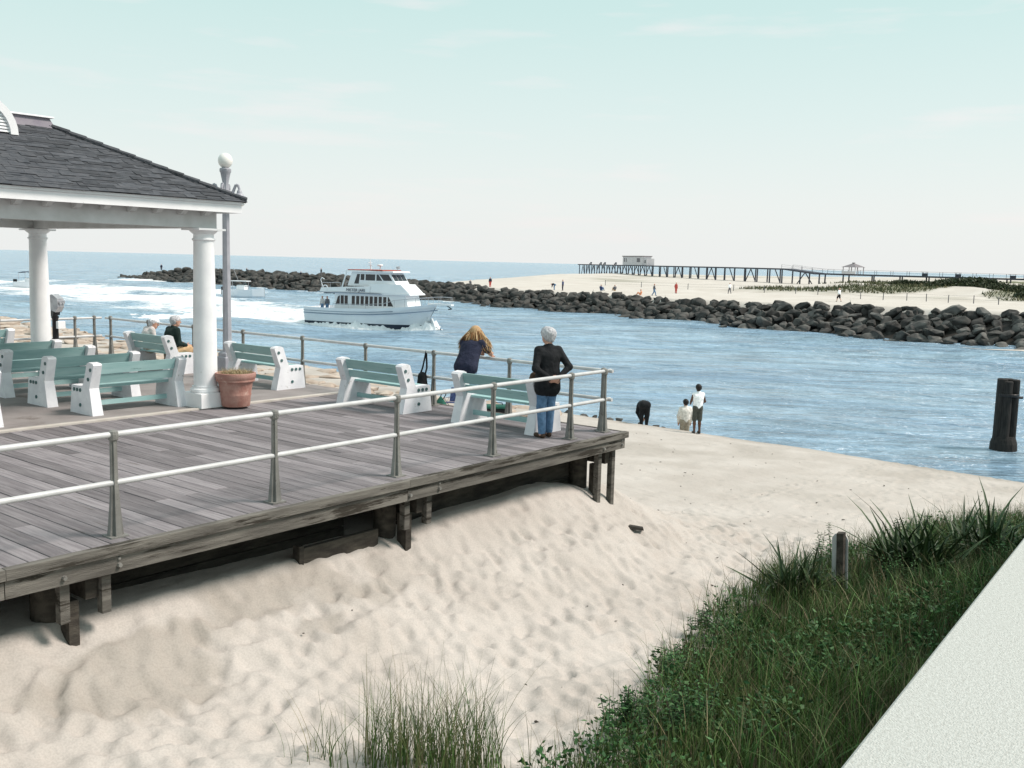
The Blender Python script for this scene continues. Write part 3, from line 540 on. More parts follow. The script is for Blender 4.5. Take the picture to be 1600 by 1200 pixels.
# ================================================================ benches
def prof_f(z): return 1.0 - .22 * min(1, max(0, z / .86))
EP = [(0, 0), (.74, 0), (.69, .47), (.34, .47), (.30, .53), (.19, .86), (.13, .885), (.0, .87), (-.03, .84), (.11, .45)]
def bench(label, loc, rz, group):
    o = thing('bench', label, 'bench', loc, rz, group); return o
bench0 = None
def make_bench(o):
    for y in (-.79, .79):
        e_ = MB().prism(EP[::-1], y - .095, y + .095, 0, prof_f).build('end_support', 'concrete_white', o, False)
        sgn = 1 if y > 0 else -1
        for bx_, bz_ in ((.07, .76), (.14, .6), (.40, .40), (.50, .40), (.60, .40), (.40, .15)):
            yy = y + sgn * .095 * prof_f(bz_); MB().tube((bx_, yy - sgn * .01, bz_), (bx_, yy + sgn * .012, bz_), .033, .033, 6).build('bolt', 'bolt_metal', e_, False)
    yl = .70
    for (x0, x1, z0, z1, nme) in ((.09, .135, .68, .855, 'back_slat'), (.16, .205, .515, .655, 'back_slat')):
        mb = MB(); mb.box(x0, x1, -yl, yl, z0, z1); V = []
        for (x, y, z) in mb.v: V.append((x + (-.28 * (z - (z0 + z1) / 2)), y, z))
        mb.v = V; mb.build(nme, 'teal_paint', o, False)
    for x in (.30, .445, .59): MB().box(x, x + .125, -yl, yl, .425, .465, 0, .005).build('seat_slat', 'teal_paint', o, False)
    MB().box(.36, .40, -yl, yl, .12, .20).build('stretcher', 'teal_paint', o, False)
BL = [((-1.08, 1.47), 0, 'mint and white bench nearest the corner, behind the standing person', 'benches facing the inlet'),
      ((-1.08, 4.38), 0, 'mint and white bench facing the inlet, second from the corner', 'benches facing the inlet'),
      ((-.86, 8.2), 0, 'mint and white bench behind the terracotta pot, facing the inlet', 'benches facing the inlet'),
      ((-1.12, 11.75), 0, 'mint and white bench on which two people are sitting', 'benches facing the inlet'),
      ((-4.20, 6.68), 1, 'mint bench nearest the camera under the pavilion, beside the column', 'benches under the pavilion'),
      ((-4.28, 8.05), 1, 'second mint bench from the front under the pavilion', 'benches under the pavilion'),
      ((-4.30, 9.62), 1, 'third mint bench from the front under the pavilion', 'benches under the pavilion'),
      ((-4.20, 11.15), 1, 'fourth mint bench from the front under the pavilion', 'benches under the pavilion'),
      ((-3.62, 14.5), 1, 'rearmost mint bench, cut by the left edge beside the far railing', 'benches under the pavilion'),
      ((-7.42, 6.62), 1, 'bench of which only a white end shows at the left edge', 'benches under the pavilion')]
for (p, r_, lb, g_) in BL:
    z0 = .022 if p[1] > 6.37 else .002
    if bench0 is None: bench0 = bench(lb, (*p, z0), R(90) * r_, g_); make_bench(bench0)
    else:
        c = copy_tree(bench0); c.location = (*p, z0); c.rotation_euler = (0, 0, R(90) * r_); c['label'] = lb; c['group'] = g_
# ================================================================ pavilion
pv = thing('pavilion', 'open white pavilion with columns and grey shingled hip roof', 'pavilion', (-6.12, 9.52, .022))
CX, CY = (-3.07, -9.17), (6.48, 12.57)
for x in CX:
    for y in CY:
        c = MB().lathe([(.205, .37), (.207, .6), (.2, 1.6), (.175, 2.9), (.178, 2.93), (.2, 2.95), (.2, 2.97), (.176, 2.985), (.174, 3.05)], 28, (x, y, .022)).build('column', 'white_paint', pv, smooth='auto')
        MB().box(x - .27, x + .27, y - .27, y + .27, .022, .285, 0, .012).build('plinth', 'white_paint', c); MB().lathe([(.255, .265), (.27, .29), (.262, .325), (.23, .345), (.235, .372)], 28, (x, y, .022)).build('base_ring', 'white_paint', c, smooth='auto')
        MB().lathe([(.174, 3.05), (.2, 3.07), (.235, 3.1), (.245, 3.115)], 28, (x, y, .022)).build('echinus', 'white_paint', c, smooth='auto'); MB().box(x - .27, x + .27, y - .27, y + .27, 3.138, 3.172, 0, .005).build('capital', 'white_paint', c)
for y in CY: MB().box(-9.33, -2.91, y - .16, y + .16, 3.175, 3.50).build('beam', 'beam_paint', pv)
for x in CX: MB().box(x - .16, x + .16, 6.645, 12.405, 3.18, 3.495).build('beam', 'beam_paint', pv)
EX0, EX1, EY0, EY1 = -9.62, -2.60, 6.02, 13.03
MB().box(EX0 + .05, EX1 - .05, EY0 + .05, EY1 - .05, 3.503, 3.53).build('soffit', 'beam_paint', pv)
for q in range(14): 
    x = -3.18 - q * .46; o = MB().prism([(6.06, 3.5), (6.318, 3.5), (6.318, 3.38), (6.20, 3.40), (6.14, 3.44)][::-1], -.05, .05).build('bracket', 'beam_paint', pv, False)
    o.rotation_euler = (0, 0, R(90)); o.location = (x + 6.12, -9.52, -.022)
for (a0, a1, b0, b1) in ((EX0, EX1, EY0, EY0 + .045), (EX0, EX1, EY1 - .045, EY1), (EX0, EX0 + .045, EY0 + .046, EY1 - .046), (EX1 - .045, EX1, EY0 + .046, EY1 - .046)):
    MB().box(a0, a1, b0, b1, 3.455, 3.60).build('fascia', 'white_paint', pv)
for (a0, a1, b0, b1) in ((EX0 - .03, EX1 + .03, EY0 - .03, EY0 + .06), (EX1 - .06, EX1 + .03, EY0 + .062, EY1), (EX0 - .03, EX0 + .06, EY0 + .062, EY1)):
    MB().box(a0, a1, b0, b1, 3.602, 3.645).build('crown_moulding', 'white_paint', pv)
SL = .50; K = 2.28; ex = .06; ze = 3.648
bx0, bx1, by0, by1 = EX0 - ex, EX1 + ex, EY0 - ex, EY1 + ex; zt = ze + SL * K
rf = MB().add([(bx0, by0, ze), (bx1, by0, ze), (bx1, by1, ze), (bx0, by1, ze), (bx0 + K, by0 + K, zt), (bx1 - K, by0 + K, zt), (bx1 - K, by1 - K, zt), (bx0 + K, by1 - K, zt)], [(3, 2, 1, 0), (4, 5, 6, 7), (0, 1, 5, 4), (1, 2, 6, 5), (2, 3, 7, 6), (3, 0, 4, 7)]).build('roof', 'shingle_base', pv)
cx_, cy_ = (bx0 + bx1) / 2, (by0 + by1) / 2; hh = (bx1 - bx0) / 2 - K + .02
MB().add([(cx_ + a_ * (hh + .05), cy_ + b_ * (hh + .05), zt - .08) for a_, b_ in ((-1, -1), (1, -1), (1, 1), (-1, 1))] + [(cx_ + a_ * (hh - .06), cy_ + b_ * (hh - .06), zt + .17) for a_, b_ in ((-1, -1), (1, -1), (1, 1), (-1, 1))], [(3, 2, 1, 0), (4, 5, 6, 7), (0, 1, 5, 4), (1, 2, 6, 5), (2, 3, 7, 6), (3, 0, 4, 7)]).build('roof_cap', 'roof_grey', pv)
MB().box(cx_ - hh, cx_ + hh, cy_ - hh, cy_ + hh, zt + .171, zt + .195, 0, .01).build('cap_flashing', 'white_paint', pv)
# shingles: front slope one by one, the rest joined
th_ = math.atan(SL); sl_len = K / math.cos(th_); EXPO = .072; rows = int(sl_len / EXPO); big_s = []; rest = []
sh_cache = {}
def sh_mesh(w_):
    w_ = round(w_, 2)
    if w_ not in sh_cache:
        mb = MB(); mb.box(-w_ / 2, w_ / 2, 0, .13, 0, .008); me = mb.mesh('shingle'); me.materials.append(MATS['shingle']); sh_cache[w_] = me
    return sh_cache[w_]
def row_tabs(face_len, k, seed):
    rs = random.Random(seed); half = face_len / 2 - k; x = -half - rs.uniform(0, .25)
    while x < half:
        w_ = rs.choice((.18, .24, .3, .38, .46)); a_, b_ = max(x, -half), min(x + w_ - .002, half)
        if b_ - a_ > .05: yield (a_ + b_) / 2, b_ - a_, rs.choice((0, 0, .004, .008, .012))
        x += w_
cnt = 0; rmb = MB()
for fi, (rzf, fl) in enumerate(((0, bx1 - bx0), (R(90), by1 - by0), (R(180), bx1 - bx0), (R(-90), by1 - by0))):
    Mx = Matrix.Translation((cx_, cy_, ze)) @ Matrix.Rotation(rzf, 4, 'Z') @ Matrix.Translation((0, -(bx1 - bx0) / 2, 0)) @ Matrix.Rotation(th_, 4, 'X')
    for r_ in range(rows + 1):
        k = r_ * EXPO * math.cos(th_)
        for (xc, w_, lift) in row_tabs(fl, k, fi * 100 + r_):
            Mt = Mx @ Matrix.Translation((xc, r_ * EXPO - .015, .004 + lift)) @ Matrix.Rotation(-.035, 4, 'X')
            if fi == 0 and xc > .2 and cnt < 300:
                o = bpy.data.objects.new('shingle', sh_mesh(w_)); COL.objects.link(o); o.parent = rf; o.matrix_local = Matrix.Translation(-off(rf)) @ Mt; cnt += 1
            else:
                q = MB().box(-w_ / 2, w_ / 2, 0, .13, 0, .008); rmb.add([Mt @ Vector(v) for v in q.v], q.f)
o = rmb.build('shingles', 'shingle', rf); o['kind'] = 'stuff'
for a_, b_ in (((bx1, by0, ze), (bx1 - K, by0 + K, zt)), ((bx0, by0, ze), (bx0 + K, by0 + K, zt))):
    a_, b_ = Vector(a_), Vector(b_); nq = 12
    for i in range(nq):
        p = a_.lerp(b_, i / nq) + Vector((0, 0, .025 + .008)); q = a_.lerp(b_, (i + 1.15) / nq) + Vector((0, 0, .02)); MB().tube(p, q, .055, .05, 6).build('hip_shingle', 'shingle', rf)
# round-topped louvred dormer
dc = Vector((-6.2, 7.72, ze + SL * (7.72 - by0) + .03)); dor = None; mb = MB(); nA = 16
for i in range(nA):
    a0, a1 = math.pi * i / nA, math.pi * (i + 1) / nA
    def arc(a_, r_, y): return (dc.x + r_ * math.cos(a_), y, dc.z + r_ * math.sin(a_) * 1.04)
    for r1, r2 in ((.44, .56),):
        V = [arc(a0, r1, dc.y), arc(a1, r1, dc.y), arc(a1, r2, dc.y), arc(a0, r2, dc.y), arc(a0, r1, dc.y + .12), arc(a1, r1, dc.y + .12), arc(a1, r2, dc.y + 1.3), arc(a0, r2, dc.y + 1.3)]
        mb.add(V, [(0, 3, 2, 1), (4, 5, 6, 7), (0, 1, 5, 4), (2, 3, 7, 6)])
dor = mb.build('dormer', 'white_paint', pv)
for i in range(9):
    z = .03 + i * .05; w_ = math.sqrt(max(.02, .45 ** 2 - (z / 1.04) ** 2)); MB().add([(dc.x - w_, dc.y + .03, dc.z + z), (dc.x + w_, dc.y + .03, dc.z + z), (dc.x + w_, dc.y + .075, dc.z + z + .055), (dc.x - w_, dc.y + .075, dc.z + z + .055), (dc.x - w_, dc.y + .03, dc.z + z + .012), (dc.x + w_, dc.y + .03, dc.z + z + .012), (dc.x + w_, dc.y + .075, dc.z + z + .067), (dc.x - w_, dc.y + .075, dc.z + z + .067)], [(3, 2, 1, 0), (4, 5, 6, 7), (0, 1, 5, 4), (1, 2, 6, 5), (2, 3, 7, 6), (3, 0, 4, 7)]).build('louvre', 'white_paint', dor)
# ================================================================ lamp post
LZ = .06
lp = thing('street_lamp', 'grey lamp post with a white globe and drooping side lamps', 'street lamp', (-.35, 9.69, .022)); X0, Y0 = -.35, 9.69
MB().box(X0 - .17, X0 + .17, Y0 - .17, Y0 + .17, .022, .5, 0, .02).build('base', 'lamp_metal', lp); MB().box(X0 - .14, X0 + .14, Y0 - .14, Y0 + .14, .501, .62, 0, .05).build('base', 'lamp_metal', lp)
MB().lathe([(.105, .62), (.1, .7), (.085, 2.2), (.075, 3.8), (.08, 3.84), (.115, 3.88), (.125, 3.94), (.09, 4.0), (.075, 4.07), (.06, 4.16), (.065, 4.26), (.085, 4.36), (.11, 4.48), (.125, 4.5), (.125, 4.56), (.1, 4.58)], 8, (X0, Y0, 0), 0, R(22)).build('pole', 'lamp_metal', lp, smooth='auto')
gl = [(.155 * math.sin(a_) if a_ > 0 else .001, 4.735 - .165 * math.cos(a_)) for a_ in np.linspace(.35, math.pi, 14)]
MB().lathe(gl, 24, (X0, Y0, 0)).build('globe', 'globe', lp, smooth=True)
for ax in (R(-51), R(129), R(39), R(219)):
    c_, s_ = math.cos(ax), math.sin(ax)
    pts = [(.05, 3.94), (.13, 4.0), (.19, 4.15), (.225, 4.23), (.27, 4.22), (.30, 4.13)]
    a_ = MB().path([(X0 + r_ * c_, Y0 + r_ * s_, z) for r_, z in pts], [.03, .035, .03, .03, .028, .025], 8).build('arm', 'lamp_metal', lp)
    MB().lathe([(.03, 4.13), (.05, 4.1), (.06, 4.05), (.09, 4.03), (.1, 4.0), (.135, 3.985), (.135, 3.965)], 16, (X0 + .3 * c_, Y0 + .3 * s_, 0)).build('shade', 'lamp_metal', a_, smooth='auto')
    MB().lathe([(.12 * math.sin(q) + .001, 3.865 - .105 * math.cos(q)) for q in np.linspace(0, 2.9, 10)], 16, (X0 + .3 * c_, Y0 + .3 * s_, 0)).build('globe', 'globe', a_, smooth=True)
# ================================================================ terracotta pot
pt = thing('terracotta_pot', 'large terracotta pot of dry grass at the foot of the column', 'plant pot', (-2.72, 6.08, .036)); c = (-2.72, 6.08, .036)
MB().lathe([(.02, .002), (.24, .002), (.25, .02), (.262, .17), (.272, .2), (.272, .225), (.268, .235), (.30, .42), (.305, .43), (.315, .445), (.34, .455), (.342, .475), (.338, .49), (.352, .51), (.36, .575), (.352, .60), (.325, .605), (.31, .59), (.30, .54), (.01, .535)], 36, c).build('pot', 'terracotta', pt, smooth='auto')
MB().lathe([(.01, .536), (.3, .541), (.29, .56), (.01, .575)], 20, c).build('soil', 'soil', pt)
def blades(n_, px, py, pz, h, w_, lean, cols, seed, jit=.3, seg_=3):
    """tapered grass blades; px,py,pz arrays of roots"""
    rs = np.random.default_rng(seed); a_ = rs.uniform(0, 6.283, n_); hh = h * rs.uniform(1 - jit, 1 + jit * .6, n_); le = lean * np.abs(rs.normal(.6, .45, n_)) * hh; b_ = rs.uniform(0, 6.283, n_); ww = w_ * rs.uniform(.7, 1.3, n_)
    V = []; T = np.linspace(0, 1, seg_ + 1)
    for t_ in T:
        cx, cy, cz = px + np.cos(a_) * le * t_ ** 1.8, py + np.sin(a_) * le * t_ ** 1.8, pz + hh * (t_ - .18 * t_ ** 3 * np.minimum(1.5, le / hh))
        wt = ww * (1 - t_) ** .7 * .5 if t_ < 1 else ww * .03; V += [np.c_[cx - np.cos(b_) * wt, cy - np.sin(b_) * wt, cz], np.c_[cx + np.cos(b_) * wt, cy + np.sin(b_) * wt, cz]]
    V = np.stack(V, 1); k = 2 * (seg_ + 1); F = np.array([[2 * i, 2 * i + 1, 2 * i + 3, 2 * i + 2] for i in range(seg_)])
    F = (np.arange(n_)[:, None, None] * k + F[None]).reshape(-1, 4); cc = np.array(cols)[rs.integers(0, len(cols), n_)] * rs.uniform(.75, 1.25, (n_, 1))
    C_ = np.repeat(cc[:, None], k, 1); C_ = C_ * 1.0
    return V.reshape(-1, 3), F, C_.reshape(-1, 3)
n_ = 500; a_ = rng.uniform(0, 6.28, n_); q = .29 * np.sqrt(rng.uniform(0, 1, n_)); V, F, cc = blades(n_, c[0] + q * np.cos(a_), c[1] + q * np.sin(a_), np.full(n_, .58), .14, .008, .8, [(.42, .33, .2), (.5, .42, .27), (.3, .25, .14)], 4)
npmesh('dry_grass', V - np.array(pt.location), F, 'straw', pt, col=cc)
# ================================================================ viewer
vw = thing('coin_viewer', 'coin-operated binocular viewer on black post by far railing', 'viewer', (-1.45, 15.2, .022)); x, y = -1.45, 15.2
MB().lathe([(.2, .022), (.2, .05), (.09, .09), (.075, .12), (.07, 1.05), (.085, 1.07), (.085, 1.12), (.05, 1.14), (.045, 1.3)], 14, (x, y, 0)).build('post', 'black_metal', vw, smooth='auto')
MB().prism([(-.09, 1.12), (.09, 1.15), (.11, 1.36), (.05, 1.44), (-.04, 1.42)][::-1], -.07, .07).build('yoke', 'black_metal', vw, False).location = (0, 0, -.022)
hd = MB().prism([(-.2, 1.35), (.1, 1.22), (.17, 1.36), (.16, 1.55), (.02, 1.66), (-.16, 1.62), (-.22, 1.5)][::-1], -.13, .13).build('head', 'silver', vw, False); hd.location = (0, 0, -.022); hd.rotation_euler = (0, 0, R(-60))
for s_ in (-.06, .06): MB().tube((-.19, s_, 1.52), (-.27, s_, 1.53), .045, .05, 12).build('eyepiece', 'black_metal', hd, False); MB().tube((.14, s_, 1.47), (.21, s_, 1.46), .05, .05, 12).build('lens_tube', 'silver', hd, False)
MB().box(x - .02, x + .16, y - .19, y - .08, .82, 1.0, 0, .01).build('coin_box', 'white_paint', vw)
# ================================================================ parapet wall next to the camera
pw = thing('parapet_wall', 'white speckled stucco parapet in the lower right corner', 'wall', (-9, -7.9, -2.2))
d = Vector((3.1788, .1489, 0)).normalized(); nr_ = Vector((d.y, -d.x, 0)); p0 = Vector((-10.543, -7.752, 0))
A_ = p0 - d * 6; B_ = p0 + d * 17
def wallbox(name, o0, o1, z0, z1, bev):
    V = []
    for z, q in ((z0, 0), (z1 - bev, 0), (z1, bev)): V += [A_ + nr_ * (o0 + q) + Vector((0, 0, z)), B_ + nr_ * (o0 + q) + Vector((0, 0, z)), B_ + nr_ * (o1 - q) + Vector((0, 0, z)), A_ + nr_ * (o1 - q) + Vector((0, 0, z))]
    F = [(0, 1, 2, 3), (11, 10, 9, 8)] + [((i + 1) % 4 + 4 * j, i + 4 * j, i + 4 * (j + 1), (i + 1) % 4 + 4 * (j + 1)) for j in (0, 1) for i in range(4)]
    return MB().add(V, F).build(name, 'stucco', pw)
wallbox('wall', .06, .56, -2.6, 1.139, .001); wallbox('coping', 0, .62, 1.14, 1.3, .012)
# ================================================================ mooring piles
MX, MY = 28.1, -.2
mp_ = thing('mooring_dolphin', 'cluster of black timber piles standing in the water', 'piling', (MX, MY, WZ))
for i, (dx, dy, h) in enumerate(((0, 0, -1.3), (.2, .07, -1.34), (-.06, .22, -1.31), (-.21, -.03, -1.38), (.03, -.22, -1.32), (.17, -.17, -1.4), (-.17, .17, -1.31))):
    MB().lathe([(.23, -6), (.22, -3.9), (.19, -3.5), (.18, h), (.14, h + .03)], 12, (MX + dx, MY + dy, 0)).build('pile', 'pile_wood', mp_, smooth='auto')
MB().lathe([(.4, -1.95), (.415, -1.93), (.415, -1.86), (.4, -1.84)], 24, (MX, MY, 0)).build('band', 'black_metal', mp_)
MB().lathe([(.5, -4.6), (.5, -4.1), (.48, -3.8), (.44, -3.65), (.38, -3.5)], 14, (MX, MY, 0)).build('mussel_crust', 'pile_wood', mp_)
MB().tube((MX + .2, MY - .3, -2.0), (MX + .32, MY - .47, -2.0), .05, .05, 6).build('bolt', 'black_metal', mp_)
# ================================================================ ferry
HD = math.atan2(-.971, .235)
bt = thing('passenger_boat', 'white double-deck passenger boat with red roof trim entering inlet', 'boat', (56.88 - .235 * 13.2, 58.23 + .971 * 13.2, WZ), HD)
def bp(name, mb, m, parent=None, **k): return mb.build(name, m, parent or bt, False, **k)
# hull stations: x, half beam at deck, half beam at waterline, deck z, keel z
ST = [(0, 2.3, 2.1, 1.75), (2, 2.4, 2.2, 1.74), (5, 2.45, 2.2, 1.76), (8, 2.4, 2.0, 1.85), (10.5, 2.1, 1.45, 2.02), (12.2, 1.55, .8, 2.2), (13.4, .85, .28, 2.35), (14.3, .08, .02, 2.45)]
def hull_pts(x, bd, bw_, zd):
    rk = sst(9.5, 14.3, np.array(x)) ; out = []
    for f, zz in ((0, -1.0), (.35, -.1), (.5, .35), (.72, zd - .62), (.76, zd - .55), (1, zd)):
        h_ = {0: .25 * bw_, .35: bw_ * .96, .5: bw_ * 1.02, .72: bw_ + (bd - bw_) * .72, .76: bw_ + (bd - bw_) * .8, 1: bd}[f]; xo = x - float(rk) * (1 - (zz + 1) / (zd + 1)) * 1.9
        out.append((xo, h_, zz))
    return out
mb = MB(); H = [hull_pts(*s_) for s_ in ST]; nP = 6
for sgn in (-1, 1):
    k0 = len(mb.v)
    for h_ in H: mb.v += [(x, y * sgn, z) for x, y, z in h_]
    for i in range(len(H) - 1):
        for j in range(nP - 1):
            q = [k0 + i * nP + j, k0 + (i + 1) * nP + j, k0 + (i + 1) * nP + j + 1, k0 + i * nP + j + 1]; mb.f.append(tuple(q if sgn < 0 else q[::-1])); mb.mi.append(1 if j < 2 else 0)
n2 = len(H) * nP; mb.f.append(tuple(range(0, nP)) + tuple(range(n2 + nP - 1, n2 - 1, -1))); mb.mi.append(0)
hull = bp('hull', mb, ['boat_hull', 'boat_bottom'])
mb = MB()
for i in range(len(ST) - 1):
    (x0, b0, _, z0), (x1, b1, _, z1) = ST[i], ST[i + 1]; dz = .62 if x0 < 8 else .3; mb.add([(x0, -b0 + .08, z0 - dz), (x1, -b1 + .05, z1 - dz), (x1, b1 - .05, z1 - dz), (x0, b0 - .08, z0 - dz)], [(0, 1, 2, 3)])
bp('deck', mb, 'boat_white', hull)
for dz, a_, b_, r_ in ((-.58, 0, 7, .05), (-.9 + .55, 0, 4, .03)):
    for sgn in (-1, 1):
        mb = MB()
        for i in range(a_, b_): mb.tube((ST[i][0], sgn * (ST[i][1] - .02), ST[i][3] + dz), (ST[i + 1][0], sgn * (ST[i + 1][1] - .02), ST[i + 1][3] + dz), r_, r_, 6)
        bp('rub_rail', mb, 'boat_trim', hull)
def cabin(x0, x1, hw, z0, z1, sf=0, sa=0, taper=.1, nose=0):
    """block with sloped front (sf), sloped aft (sa)"""
    mb = MB(); ya, yf = hw - taper - nose * sa / (x1 - x0), hw - taper - nose * (x1 - sf - x0) / (x1 - x0); V = [(x0, -hw, z0), (x1, -hw + nose, z0), (x1, hw - nose, z0), (x0, hw, z0), (x0 + sa, -ya, z1), (x1 - sf, -yf, z1), (x1 - sf, yf, z1), (x0 + sa, ya, z1)]
    return mb.add(V, [(3, 2, 1, 0), (4, 5, 6, 7), (0, 1, 5, 4), (1, 2, 6, 5), (2, 3, 7, 6), (3, 0, 4, 7)])
cab = bp('main_cabin', cabin(3.6, 12.0, 2.02, 1.2, 3.26, .55, 0, .05, .75), 'boat_white')
def cabside(x, z):
    f = (z - 1.2) / 2.06; return 2.02 - .75 * (x - 3.6) / 8.4 - .05 * f
for sg in (-1, 1):
    xs = [3.85, 4.3, 4.75] + [5.55 + i * .5 for i in range(9)]
    for i, x in enumerate(xs):
        w_ = .34; p = [(x, 2.12), (x + w_, 2.12), (x + w_, 3.02), (x, 3.02)]
        if i == 0: p = [(x - .12, 2.12), (x + w_, 2.12), (x + w_, 3.02), (x + .12, 2.9)]
        if i == len(xs) - 1: p = [(x, 2.12), (x + .6, 2.12), (x + .08, 3.02), (x, 3.02)]
        V = [(x_, sg * (cabside(x_, z) - .02), z) for x_, z in p] + [(x_, sg * (cabside(x_, z) + .02), z) for x_, z in p]; bp('window', MB().add(V, [(0, 1, 2, 3), (7, 6, 5, 4), (0, 4, 5, 1), (1, 5, 6, 2), (2, 6, 7, 3), (3, 7, 4, 0)]), 'window_glass', cab)
upd = bp('upper_deck', cabin(2.0, 12.1, 2.3, 3.262, 3.42, .1, 0, .02, .8), 'boat_white')
bp('deck_edge', cabin(2.0, 9.0, 2.325, 3.27, 3.33, 0, 0, 0, .3), 'boat_trim', upd)
bul = MB()
for sg in (-1, 1):
    bul.add([(2.0, sg * 2.26, 3.42), (7.8, sg * 2.05, 3.42), (7.8, sg * 2.0, 4.02), (5.0, sg * 2.1, 3.9), (2.1, sg * 2.2, 3.75), (2.0, sg * 2.2, 3.42), (7.8, sg * 1.99, 3.42), (7.8, sg * 1.94, 4.02), (5.0, sg * 2.04, 3.9), (2.1, sg * 2.14, 3.75)], [(0, 1, 2, 3, 4), (9, 8, 7, 6, 5), (4, 3, 8, 9), (3, 2, 7, 8), (0, 4, 9, 5), (1, 6, 7, 2)])
bp('bulwark', bul, 'boat_white', upd)
fc = bp('front_coaming', cabin(7.6, 11.95, 2.0, 3.422, 4.28, 1.0, 0, .12, .62), 'boat_white', upd)
wh = bp('wheelhouse', cabin(5.0, 10.55, 1.78, 4.02, 5.42, .95, .45, .1, .5), 'boat_white')
# wheelhouse windows: sides and raked front
def whside(x, z):
    f = (z - 4.02) / 1.4; return 1.78 - .5 * (x - 5.0) / 5.55 - .1 * f
for sg in (-1, 1):
    for p in ([(5.75, 4.25), (6.25, 4.25), (6.35, 5.2), (6.05, 5.2)], [(6.45, 4.62), (6.85, 4.62), (6.85, 5.2), (6.45, 5.2)], [(7.0, 4.6), (8.05, 4.6), (8.05, 5.2), (7.0, 5.2)], [(8.2, 4.6), (8.85, 4.6), (8.4, 5.2), (8.2, 5.2)], [(9.0, 4.62), (9.95, 4.62), (9.5, 5.22), (8.5, 5.22)]):
        n_ = len(p); V = [(x, sg * (whside(x, z) - .01), z) for x, z in p] + [(x, sg * (whside(x, z) + .02), z) for x, z in p]; bp('window', MB().add(V, [tuple(range(n_)), tuple(range(2 * n_ - 1, n_ - 1, -1))] + [(i, (i + 1) % n_, n_ + (i + 1) % n_, n_ + i) for i in range(n_)]), 'window_glass', wh)
for (a_, b_) in ((-1.15, -.42), (-.34, .34), (.42, 1.15)):
    V = []
    for o_ in (-.01, .025):
        for y, z in ((a_, 4.62), (b_, 4.62), (b_, 5.22), (a_, 5.22)): f = (z - 4.02) / 1.4; V.append((10.55 - .95 * f + o_, y, z))
    bp('window', MB().add(V, [(3, 2, 1, 0), (4, 5, 6, 7), (0, 1, 5, 4), (1, 2, 6, 5), (2, 3, 7, 6), (3, 0, 4, 7)]), 'window_glass', wh)
rf_ = bp('roof', cabin(4.9, 10.25, 1.95, 5.421, 5.56, .1, 0, .03, .35), 'boat_white', wh)
mb = MB()
for i in range(9): mb.box(5.0 + i * .46, 5.4 + i * .46, -1.75, 1.75, 5.562, 5.62 + .05 * random.random(), 0, .02)
bp('canvas', mb, 'red_canvas', wh)
for sg in (-1, 1): bp('aft_bar', MB().path([(4.4, sg * 2.1, 3.4), (4.95, sg * 1.85, 5.4)], .07, 8), 'boat_white', upd)
ms = bp('mast', MB().tube((6.6, 0, 5.56), (6.5, 0, 6.75), .07, .04, 8).tube((6.3, 0, 6.1), (6.75, 0, 6.1), .03, .03, 6).tube((6.5, -.35, 6.35), (6.5, .35, 6.35), .03, .03, 6), 'boat_white', wh)
bp('radar', MB().lathe([(.05, 5.6), (.05, 6.0), (.28, 6.02), (.3, 6.12), (.24, 6.2), (.02, 6.22)], 16, (7.7, 0, 0)), 'boat_white', wh, smooth='auto')
bp('searchlight', MB().tube((10.1, -.6, 5.57), (10.1, -.6, 5.85), .03, .03, 6).tube((10.0, -.6, 5.92), (10.3, -.6, 5.92), .12, .14, 10), 'silver', wh)
# rails
mb = MB()
def rail(P, h, post=True):
    for i in range(len(P) - 1):
        mb.tube(P[i], P[i + 1], .03, .03, 5)
    if post:
        for p in P: mb.tube(p, (p[0], p[1], p[2] - h), .018, .018, 5)
for sg in (-1, 1):
    rail([(10.6, sg * 1.95, 2.75), (11.6, sg * 1.65, 2.88), (12.6, sg * 1.25, 3.0), (13.4, sg * .8, 3.1), (14.6, sg * .2, 3.2), (15.9, sg * .12, 3.2)], .75); rail([(2.1, sg * 2.15, 4.25), (3.2, sg * 2.12, 4.28), (4.4, sg * 2.1, 4.3)], .6); rail([(3.6, sg * 2.28, 2.2), (5.5, sg * 2.3, 2.2), (7.5, sg * 2.3, 2.25), (9.5, sg * 2.15, 2.4), (10.6, sg * 1.95, 2.75)], .4)
bp('handrail', mb, 'silver')
pu = bp('bow_pulpit', MB().box(13.4, 16.0, -.3, .3, 2.36, 2.54), 'boat_white'); bp('anchor', MB().tube((15.3, 0, 2.42), (15.9, 0, 2.1), .05, .05, 6).tube((15.75, -.3, 2.05), (15.75, .3, 2.05), .06, .04, 6), 'black_metal', pu)
bp('life_ring', MB().path([(2.6, -2.16 + .0, 4.0 + .0)] + [(2.6 + .3 * math.sin(q), -2.2, 3.75 + .3 * math.cos(q) - .05) for q in np.linspace(0, 6.28, 13)], .05, 6), 'boat_white', upd)
bp('deck_lamp', MB().path([(2.2, -2.0, 3.75), (1.95, -2.05, 4.5), (2.1, -2.05, 4.75), (2.4, -2.05, 4.6)], .035, 6), 'boat_white', upd)
tcv = bpy.data.curves.new('txt', 'FONT'); tcv.body = 'MISTER JARI'; tcv.size = .42; tcv.extrude = .012; tcv.align_x = 'LEFT'
to = bpy.data.objects.new('txt', tcv); COL.objects.link(to); bpy.context.view_layer.update()
tm = bpy.data.meshes.new_from_object(to.evaluated_get(bpy.context.evaluated_depsgraph_get())); bpy.data.objects.remove(to)
lt = link('lettering', tm, upd, 'lettering'); lt.location = (5.1, -2.21, 3.47); lt.rotation_euler = (R(90 - 8), 0, R(2.2)); tm.materials.clear(); tm.materials.append(MATS['lettering'])
